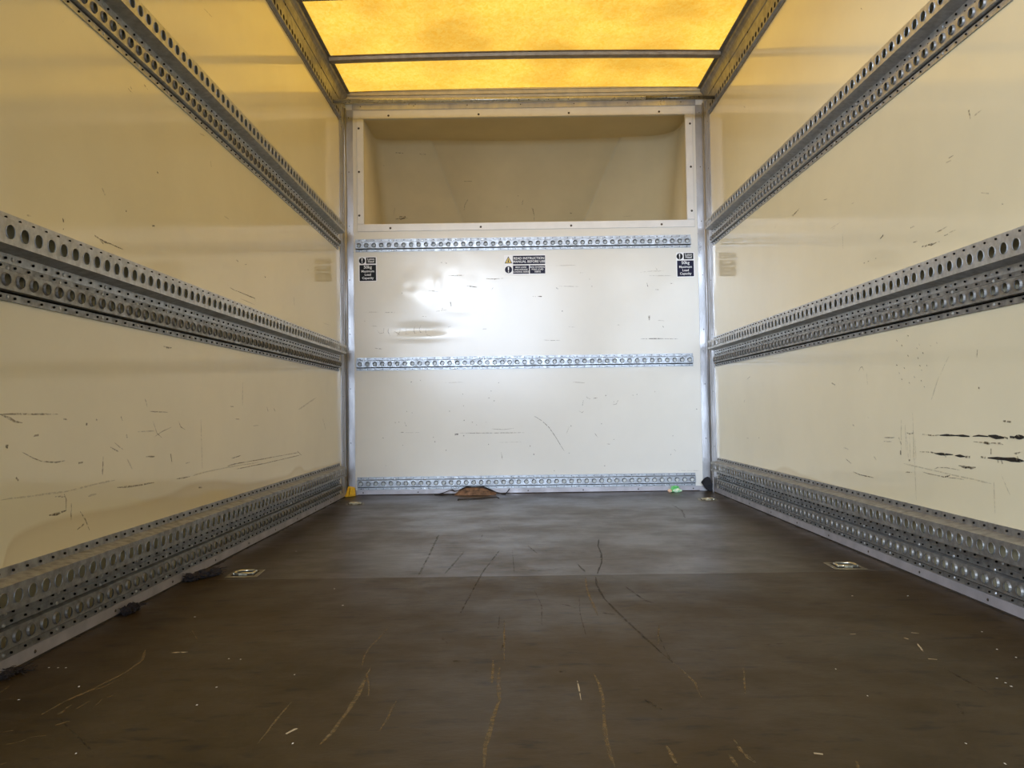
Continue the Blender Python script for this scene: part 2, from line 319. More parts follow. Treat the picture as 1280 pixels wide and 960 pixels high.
def side_wall(name, x0, x1, m, label):
    bm = bmesh.new(); box(bm, x0, x1, Y0, D+.022, -.04, ZR+.012); return tag(link(name, bm, m), label, kind='structure')
wall_left = side_wall('wall_left', -.022, 0, M['wall_l'], 'glossy cream laminate side wall on the left with a tide mark low down')
wall_right = side_wall('wall_right', W, W+.022, M['wall_r'], 'glossy cream laminate side wall on the right with long black scuffs')

# nose over the cab: raked front with two creases, closed ceiling and floor
def yf(z): return 4.79+(2.13-z)*0.70
def nose_row(z):
    f = yf(z); t = (2.13-z)/.44; xa, xb = .45+t*.168, 1.615-t*.201
    return [(.104,D+.019),(.108,f-.10),(.116,f-.035),(.145,f-.008),(.20,f),(xa-.009,f+.000),(xa,f+.024),(xa+.009,f+.010),(.90,f+.036),(1.15,f+.036),(xb-.009,f+.010),(xb,f+.024),(xb+.009,f+.000),
            (1.80,f-.012),(1.88,f-.04),(1.925,f-.09),(1.945,f-.17),(1.95,D+.019)]
bm = bmesh.new(); rows = []
NZ = 22
for k in range(NZ+1):
    z = 1.50+(2.13-1.50)*k/NZ; rows.append([bm.verts.new((x,y+.004*noise.noise(Vector((x*3,z*4,0))),z)) for x, y in nose_row(z)])
for a, b in zip(rows, rows[1:]):
    for i in range(len(a)-1): bm.faces.new((a[i],a[i+1],b[i+1],b[i]))
bm.faces.new(rows[-1]); bm.faces.new(rows[0][::-1])
bmesh.ops.recalc_face_normals(bm, faces=bm.faces)
for f in bm.faces: f.smooth = len(f.verts) == 4
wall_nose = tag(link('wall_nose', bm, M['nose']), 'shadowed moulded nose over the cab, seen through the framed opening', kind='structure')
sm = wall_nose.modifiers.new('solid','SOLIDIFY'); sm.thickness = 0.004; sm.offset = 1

# floor: slab with two sheets of film-faced plywood
bm = bmesh.new(); box(bm, 0, W, Y0, D, -.04, -.018)
floor = tag(link('floor', bm, M['dirt']), 'dark brown scratched plywood floor of the cargo box', kind='structure')
for y0, y1, m in ((Y0, 2.2312, 'floor_near'), (2.2330, D-.001, 'floor_far')):
    bm = bmesh.new(); box(bm, 0.001, W-.001, y0, y1, -.0178, 0 if m == 'floor_near' else -.0003); link('plywood_sheet', bm, M[m], floor)

# roof: translucent sheet
bm = bmesh.new(); N = 40
top = [[bm.verts.new((-.02+(W+.04)*i/20, Y0+(4.345-Y0)*j/N, ZR+.012*(1-((i-10)/10)**2))) for i in range(21)] for j in range(N+1)]
for a, b in zip(top, top[1:]):
    for i in range(20): bm.faces.new((a[i],b[i],b[i+1],a[i+1])).smooth = True
ceiling = tag(link('ceiling', bm, M['roof']), 'yellow translucent roof sheet lit by daylight from above', kind='structure')

# ---------------------------------------------------------------- corner posts, opening frame, header, skirting
def corner_post(name, s, label):
    X = (lambda v: v) if s == 'l' else (lambda v: W-v)
    bm = bmesh.new()
    def b(x0,x1,y0,y1,z0,z1): box(bm, min(X(x0),X(x1)), max(X(x0),X(x1)), y0, y1, z0, z1)
    b(.010,.047,D-.0045,D-.0005,0,2.172)                      # leg on the front wall
    b(.0005,.0035,4.262,4.330,0,2.172)                        # leg on the side wall
    b(.0005,.0060,4.345,4.360,0,2.172)
    b(.0005,.010,D-.012,D-.0005,0,2.172)
    tube(bm, [(X(.0085),4.376,0.0),(X(.0085),4.376,2.172)], .0052, 10)
    o = tag(link(name, bm, M['alu']), label, kind='structure')
    screws(o, (0,-1,0), [(X(.024),D-.0045,z) for z in (.291,.594,.900,1.206,1.51,1.818,2.127)], .0032)
    screws(o, (1 if s == 'l' else -1,0,0), [(X(.0035),4.30,z) for z in (.25,.55,.86,1.16,1.50,1.78,2.04)], .0032)
    return o
corner_post('trim_1', 'l', 'brushed aluminium corner post up the left edge of the bulkhead')
corner_post('trim_2', 'r', 'brushed aluminium corner post up the right edge of the bulkhead')

fr = empty('trim_3', (1.02,D,1.8)); tag(fr, 'pale screwed aluminium frame round the nose opening', kind='structure')
def fstrip(x0,x1,z0,z1,scr,lift=.0):
    bm = bmesh.new(); t = .0035+lift
    a = [bm.verts.new((x-1.02,y,z-1.8)) for x,y,z in ((x0,0,z0),(x1,0,z0),(x1,0,z1),(x0,0,z1),(x0+.0025,-t,z0+.0025),(x1-.0025,-t,z0+.0025),(x1-.0025,-t,z1-.0025),(x0+.0025,-t,z1-.0025))]
    bm.faces.new(a[4:]);
    for k in range(4): bm.faces.new((a[k],a[(k+1)%4],a[4+(k+1)%4],a[4+k]))
    bm.normal_update(); o = link('frame_strip', bm, M['alu_white'], fr)
    screws(o, (0,-1,0), [(x-1.02,-t,z-1.8) for x,z in scr], .0065)
fstrip(.049,1.975,2.120,2.168,[(.25+.51*i,2.137) for i in range(4)])
fstrip(.068,1.970,1.478,1.521,[(.255+.509*i,1.496) for i in range(4)])
fstrip(.068,.108,1.521,2.120,[(.081,z) for z in (1.57,1.818,2.066)],.0008)
fstrip(1.926,1.968,1.521,2.120,[(1.953,z) for z in (1.57,1.82,2.066)],.0008)

bm = bmesh.new(); box(bm, .044, 1.986, D-.005, D-.0005, 2.171, 2.203)
hs = tag(link('trim_4', bm, M['alu']), 'bright aluminium strip with small screws above the nose opening', kind='structure')
screws(hs, (0,-1,0), [(.092+.302*i, D-.005, 2.190) for i in range(7)], .0034)
bm = bmesh.new(); prof = [(4.336,2.2560),(4.340,2.2300),(4.349,2.2285),(4.352,2.2150),(4.3985,2.2120),(4.3985,2.2035)]
for (a,b),(c,d) in zip(prof, prof[1:]):
    for f in [bm.faces.new([bm.verts.new(p) for p in ((0,a,b),(W,a,b),(W,c,d),(0,c,d))])]: pass
# outer cover above the seal keeps the light out
box(bm, -.02, W+.02, 4.33, D+.022, 2.249, 2.262)
tag(link('trim_5', bm, M['seal']), 'tan cove moulding where the yellow roof meets the bulkhead', kind='structure')

bm = bmesh.new(); box(bm, -.022, W+.022, Y0-.06, Y0, 2.03, 2.262); box(bm, -.022, W+.022, Y0-.055, Y0+.30, 2.257, 2.262)  # unseen header, added to block outside light from the nose
tag(link('trim_6', bm, M['steel_roof']), 'unseen steel header added over the open rear doorway to keep light off the nose', kind='structure')
def skirting(name, mk, nrm, scr, label):
    bm = bmesh.new(); mk(bm); o = tag(link(name, bm, M['kick']), label, kind='structure'); screws(o, nrm, scr, .0038); return o
SB = [(.004,.0265),(.0045,.0005)]
skirting('baseboard_left', lambda bm: box(bm, .0002,.004,Y0,4.34,.0003,.0275), (1,0,0), [(.004,2.151-.307*i,.014) for i in range(-6,7)], 'grey metal skirting strip along the left wall')
skirting('baseboard_right', lambda bm: box(bm, W-.004,W-.0002,Y0,4.34,.0003,.0275), (-1,0,0), [(W-.004,2.143+.307*i,.0145) for i in range(-6,7)], 'grey metal skirting strip along the right wall')
skirting('baseboard_back', lambda bm: box(bm, .047,1.983,D-.004,D-.0002,.0003,.0275), (0,-1,0), [(.09+.3065*i,D-.004,.0135) for i in range(7)], 'grey metal skirting strip along the foot of the bulkhead')

# ---------------------------------------------------------------- tie rails
GS = 'perforated tie rails along the side walls'
rail('deep_tie_rail','left',.800,1.398,'deep','deep perforated steel tie rail at middle height on the left wall',GS,'galv')
rail('deep_tie_rail','left',1.453,1.846,'deep','deep perforated steel tie rail high on the left wall',GS,'galv')
rail('deep_tie_rail','left',.1475,1.426,'deep','deep perforated steel tie rail nearest the floor on the left wall',GS,'galv_worn')
rail('deep_tie_rail','right',.799,1.635,'deep','deep perforated steel tie rail at middle height on the right wall',GS,'galv',4.262)
rail('deep_tie_rail','right',1.452,1.887,'deep','deep perforated steel tie rail high on the right wall',GS,'galv',4.262)
rail('deep_tie_rail','right',.1475,1.672,'deep','deep perforated steel tie rail nearest the floor on the right wall',GS,'galv_worn',4.262)
rail('shallow_tie_rail','left',.720,1.426,'hat','shallow perforated steel strip right under the middle deep rail, left wall',GS,'galv_worn')
rail('shallow_tie_rail','left',1.3765,1.723,'hat','shallow perforated steel strip right under the highest deep rail, left wall',GS,'galv')
rail('shallow_tie_rail','left',.065,1.505,'hat','shallow dirty perforated strip just above the left skirting',GS,'galv_worn')
rail('shallow_tie_rail','right',.720,1.672,'hat','shallow perforated steel strip right under the middle deep rail, right wall',GS,'galv_worn',4.262)
rail('shallow_tie_rail','right',1.3765,1.765,'hat','shallow perforated steel strip right under the highest deep rail, right wall',GS,'galv',4.262)
rail('shallow_tie_rail','right',.065,1.702,'hat','shallow dirty perforated strip just above the right skirting',GS,'galv_worn',4.262)
GB = 'perforated tie rails across the bulkhead'
rail('shallow_tie_rail','back',1.399,.079,'hat','perforated strip across the bulkhead right below the nose opening',GB,'galv_bright')
rail('shallow_tie_rail','back',.731,.079,'hat','perforated strip across the middle of the bulkhead',GB,'galv_bright')
rail('shallow_tie_rail','back',.0645,.079,'hat','perforated strip across the foot of the bulkhead',GB,'galv_bright')

# cant rails: perforated strip, plain web and concave channel up to the roof
def cant(side, phase, label):
    pl = wall_place(side); bm = bmesh.new(); ye = 4.262
    k = math.ceil((Y0-(phase-PITCH/2))/PITCH); l0 = phase-PITCH/2+k*PITCH; nc = int((ye-l0)//PITCH)
    segs = [(0,2.062,.004,2.062,0,0,0,0),(.004,2.062,.004,2.068,0,0,0,0),(.004,2.068,.0145,2.073,0,0,0,0),(.0015,2.0725,.0015,2.150,0,0,0,1),(.0145,2.073,.0145,2.107,.0122,16,0,0),(.0145,2.107,.0145,2.153,0,0,0,0),  # includes a backing strip painted dark as cavity shade behind the holes
            (.0145,2.153,.010,2.155,0,0,0,0),(.010,2.155,.010,2.158,0,0,0,0),(.010,2.158,.0145,2.161,0,0,0,0)]
    perforated(bm, pl, l0, nc, PITCH, segs[:])
    arc = [(.0145,2.161),(.013,2.170),(.0125,2.180),(.0135,2.192),(.017,2.204),(.023,2.214),(.031,2.221),(.033,2.226),(.031,2.230),(.031,2.240),(.047,2.240),(.047,2.2445)]
    for (a,b),(c,d) in zip(arc, arc[1:]):
        f = bm.faces.new([bm.verts.new(pl(l,o,z)) for l,o,z in ((l0,a,b),(4.338,a,b),(4.338,c,d),(l0,c,d))])
    o = tag(link('cant_rail', bm, [M['steel_roof'],M['hole']]), label, 'rail', 'cant rails under the roof edges')
    b2 = bmesh.new(); nrm = Vector(pl(0,1,0))-Vector(pl(0,0,0))
    me = screw_mesh(nrm, .0052, .003)
    for i in range(12):
        s = bpy.data.objects.new('screw', me); s.location = pl(4.11-.303*i, .0145, 2.1545); COL.objects.link(s); s.parent = o
    b2.free()
cant('left', 3.057, 'dark steel cant rail along the left edge of the yellow roof')
cant('right', 3.057, 'dark steel cant rail along the right edge of the yellow roof')

# roof bows: shallow hat sections across the sheet
for i, (yc, lab) in enumerate(((3.905,'steel roof bow nearest the bulkhead, crossing the yellow roof'),(3.295,'steel roof bow just inside the top edge of the picture'),
                    (2.685,'third steel roof bow from the bulkhead'),(2.075,'fourth steel roof bow from the bulkhead'),(1.465,'fifth steel roof bow from the bulkhead'),(.855,'steel roof bow nearest the rear opening'))):
    bm = bmesh.new(); pr = [(-.034,.0),(-.034,-.003),(-.025,-.005),(-.021,-.019),(.0,-.023),(.021,-.019),(.025,-.005),(.034,-.003),(.034,.0)]
    secs = []
    for j in range(13):
        x = .034+(W-.068)*j/12; zt = ZR-.0015+.012*(1-((x-W/2)/(W/2))**2)
        secs.append([bm.verts.new((x,yc+a,zt+b)) for a,b in pr])
    for a, b in zip(secs, secs[1:]):
        for k in range(len(pr)-1): bm.faces.new((a[k],a[k+1],b[k+1],b[k]))
    bm.faces.new(secs[0]); bm.faces.new(secs[-1][::-1])
    tag(link('roof_bow', bm, M['bow']), lab, 'roof bow', 'roof bows under the yellow sheet')

# bar across under the header: bright outer sleeve over a duller inner tube
hb = empty('cross_bar', (1.015,4.09,2.098)); tag(hb, 'round steel cross bar just under the front end of the roof', 'bar')
bm = bmesh.new(); tube(bm, [(.013-1.015,0,.0015),(1.650-1.015,0,-.005)], .0108, 20); sl = tag(link('sleeve', bm, M['tube'], hb), 'shiny outer tube')
bm = bmesh.new(); tube(bm, [(1.645-1.015,0,-.0045),(2.013-1.015,0,-.0075)], .0095, 20); tag(link('inner_tube', bm, M['tube_dull'], hb), 'dull dirty inner tube')
bm = bmesh.new()
for i in range(6): disc_head(bm, (.985+.052*i-1.015,-.0095,-.0085), (0,-1,-.5), .0028, .001)
for x in (1.76,1.93): disc_head(bm, (x-1.015,-.009,-.006), (0,-1,0), .0036, .001)
tag(link('adjusting_holes', bm, M['hole'], hb), kind='stuff')
bm = bmesh.new(); box(bm, -1.013,-1.000,-.012,.030,-.014,.016); link('end_bracket', bm, M['steel_roof'], hb)
bm = bmesh.new(); box(bm, .999,1.0135,-.012,.030,-.020,.010); link('end_bracket', bm, M['steel_roof'], hb)

# ---------------------------------------------------------------- stickers on the bulkhead
def text_mesh(s, size, at_, m, parent, name='lettering', bold=.012):
    cu = bpy.data.curves.new(name, 'FONT'); cu.body = s; cu.size = size; cu.align_x = 'CENTER'; cu.align_y = 'CENTER'; cu.offset = size*bold; cu.extrude = .0001; cu.resolution_u = 3
    t = bpy.data.objects.new('tmp', cu); COL.objects.link(t); dg = bpy.context.evaluated_depsgraph_get(); dg.update()
    me = bpy.data.meshes.new_from_object(t.evaluated_get(dg)); bpy.data.objects.remove(t); me.materials.clear()
    o = link(name, me, m, parent); o.rotation_euler = (math.pi/2,0,0); o.location = at_; return o
def plate(parent, name, x0,x1,z0,z1,t,m, y=0, bev=.003):
    bm = bmesh.new(); pts = []
    for cx,cz,a0 in ((x1-bev,z1-bev,0),(x0+bev,z1-bev,90),(x0+bev,z0+bev,180),(x1-bev,z0+bev,270)):
        for k in range(4): a = math.radians(a0+30*k); pts.append((cx+bev*math.cos(a), cz+bev*math.sin(a)))
    f = [bm.verts.new((x,y-t,z)) for x,z in pts]; b = [bm.verts.new((x,y,z)) for x,z in pts]
    bm.faces.new(f[::-1])
    for k in range(len(pts)): bm.faces.new((f[k],f[(k+1)%len(pts)],b[(k+1)%len(pts)],b[k]))
    return link(name, bm, m, parent)
def disc(parent, name, cx, cz, r, m, y, t=.0003):
    bm = bmesh.new(); f = [bm.verts.new((cx+r*math.cos(k*math.tau/32),y-t,cz+r*math.sin(k*math.tau/32))) for k in range(32)]; bm.faces.new(f[::-1]); return link(name, bm, m, parent)
def poly(parent, name, pts, m, y):
    bm = bmesh.new(); f = bm.faces.new([bm.verts.new((x,y,z)) for x,z in pts]); bm.normal_update()
    if f.normal.y > 0: f.normal_flip()
    return link(name, bm, m, parent)
def exclaim(parent, cx, cz, r, y):
    poly(parent, 'exclamation_mark', [(cx-r*.20,cz+r*.80),(cx+r*.20,cz+r*.80),(cx+r*.11,cz-r*.32),(cx-r*.11,cz-r*.32)], M['white'], y)
    disc(parent, 'exclamation_mark', cx, cz-r*.66, r*.17, M['white'], y, 0)
def load_sticker(xc, zc, m_small, m_big, label, shift=0):
    s = empty('load_sticker', (xc, D-.0005-max(0,dent(xc,zc)), zc)); tag(s, label, 'sticker', 'fifty kilogram load stickers')
    s.rotation_euler = (0,math.radians(-.3),0)
    plate(s,'backing',-.0515,.0515,-.0705,.0700,.0003,M['white'],bev=.006)
    disc(s,'warning_disc',-.0315,.0475,.0175,m_small,-.0004); exclaim(s,-.0315,.0475,.0165,-.0009)
    plate(s,'text_panel',-.0085,.0455,.0305,.0655,.0003,m_small,-.0004,.0015); plate(s,'text_panel',-.0465,.0465,-.0665,.0235,.0003,m_big,-.0004,.002)
    text_mesh('Luton',.0170,(.0185,-.0009,.0560),M['white'],s); text_mesh('Head',.0170,(.0185,-.0009,.0420),M['white'],s)
    for t, z, sz in (('50kg',.0105,.024),('Maximum',-.0125,.0185),('Load',-.0315,.0185),('Capacity',-.0505,.0185)): text_mesh(t,sz,(0,-.0009,z),M['white'],s)
load_sticker(.1255,1.2665,M['black'],M['black'],'black and white 50kg maximum load sticker at the left end of the bulkhead')
load_sticker(1.9115,1.2660,M['black'],M['navy'],'navy and white 50kg maximum load sticker at the right end of the bulkhead')
s = empty('instruction_sticker', (1.009,D-.0007,1.278)); tag(s,'navy and white read instruction manual sticker in the middle of the bulkhead','sticker')
plate(s,'backing',-.1165,.1165,-.0560,.0575,.0003,M['white'],bev=.005)
plate(s,'text_panel',-.0665,.1145,.0035,.0520,.0003,M['navy'],-.0004,.0015)
plate(s,'text_panel',-.0665,.0235,-.0500,-.0030,.0003,M['navy'],-.0004,.0015); plate(s,'text_panel',.0275,.1145,-.0500,-.0030,.0003,M['navy'],-.0004,.0015)
poly(s,'warning_triangle',[(-.0920,.0495),(-.1135,.0095),(-.0705,.0095)],M['black'],-.0005)
poly(s,'warning_triangle',[(-.0920,.0425),(-.1075,.0130),(-.0765,.0130)],M['yellow'],-.0008)
disc(s,'warning_symbol',-.0920,.0205,.0045,M['black'],-.0007); poly(s,'warning_symbol',[(-.0935,.0335),(-.0905,.0335),(-.0900,.0240),(-.0940,.0240)],M['black'],-.0010)
disc(s,'warning_disc',-.0920,-.0260,.0200,M['navy'],-.0004); exclaim(s,-.0920,-.0260,.019,-.0009)
text_mesh('READ INSTRUCTION',.0185,(.024,-.0009,.0365),M['white'],s); text_mesh('MANUAL BEFORE USE',.0185,(.024,-.0009,.0180),M['white'],s)
for t, z in (('MAX LOAD',-.0135),('ANCHORAGE',-.0265),('LOADING 500KG',-.0395)): text_mesh(t,.0120,(-.0215,-.0009,z),M['white'],s)
for t, z in (('MAX SHORING',-.0135),('POLE LOAD',-.0265),('100KG',-.0395)): text_mesh(t,.0125,(.071,-.0009,z),M['white'],s)

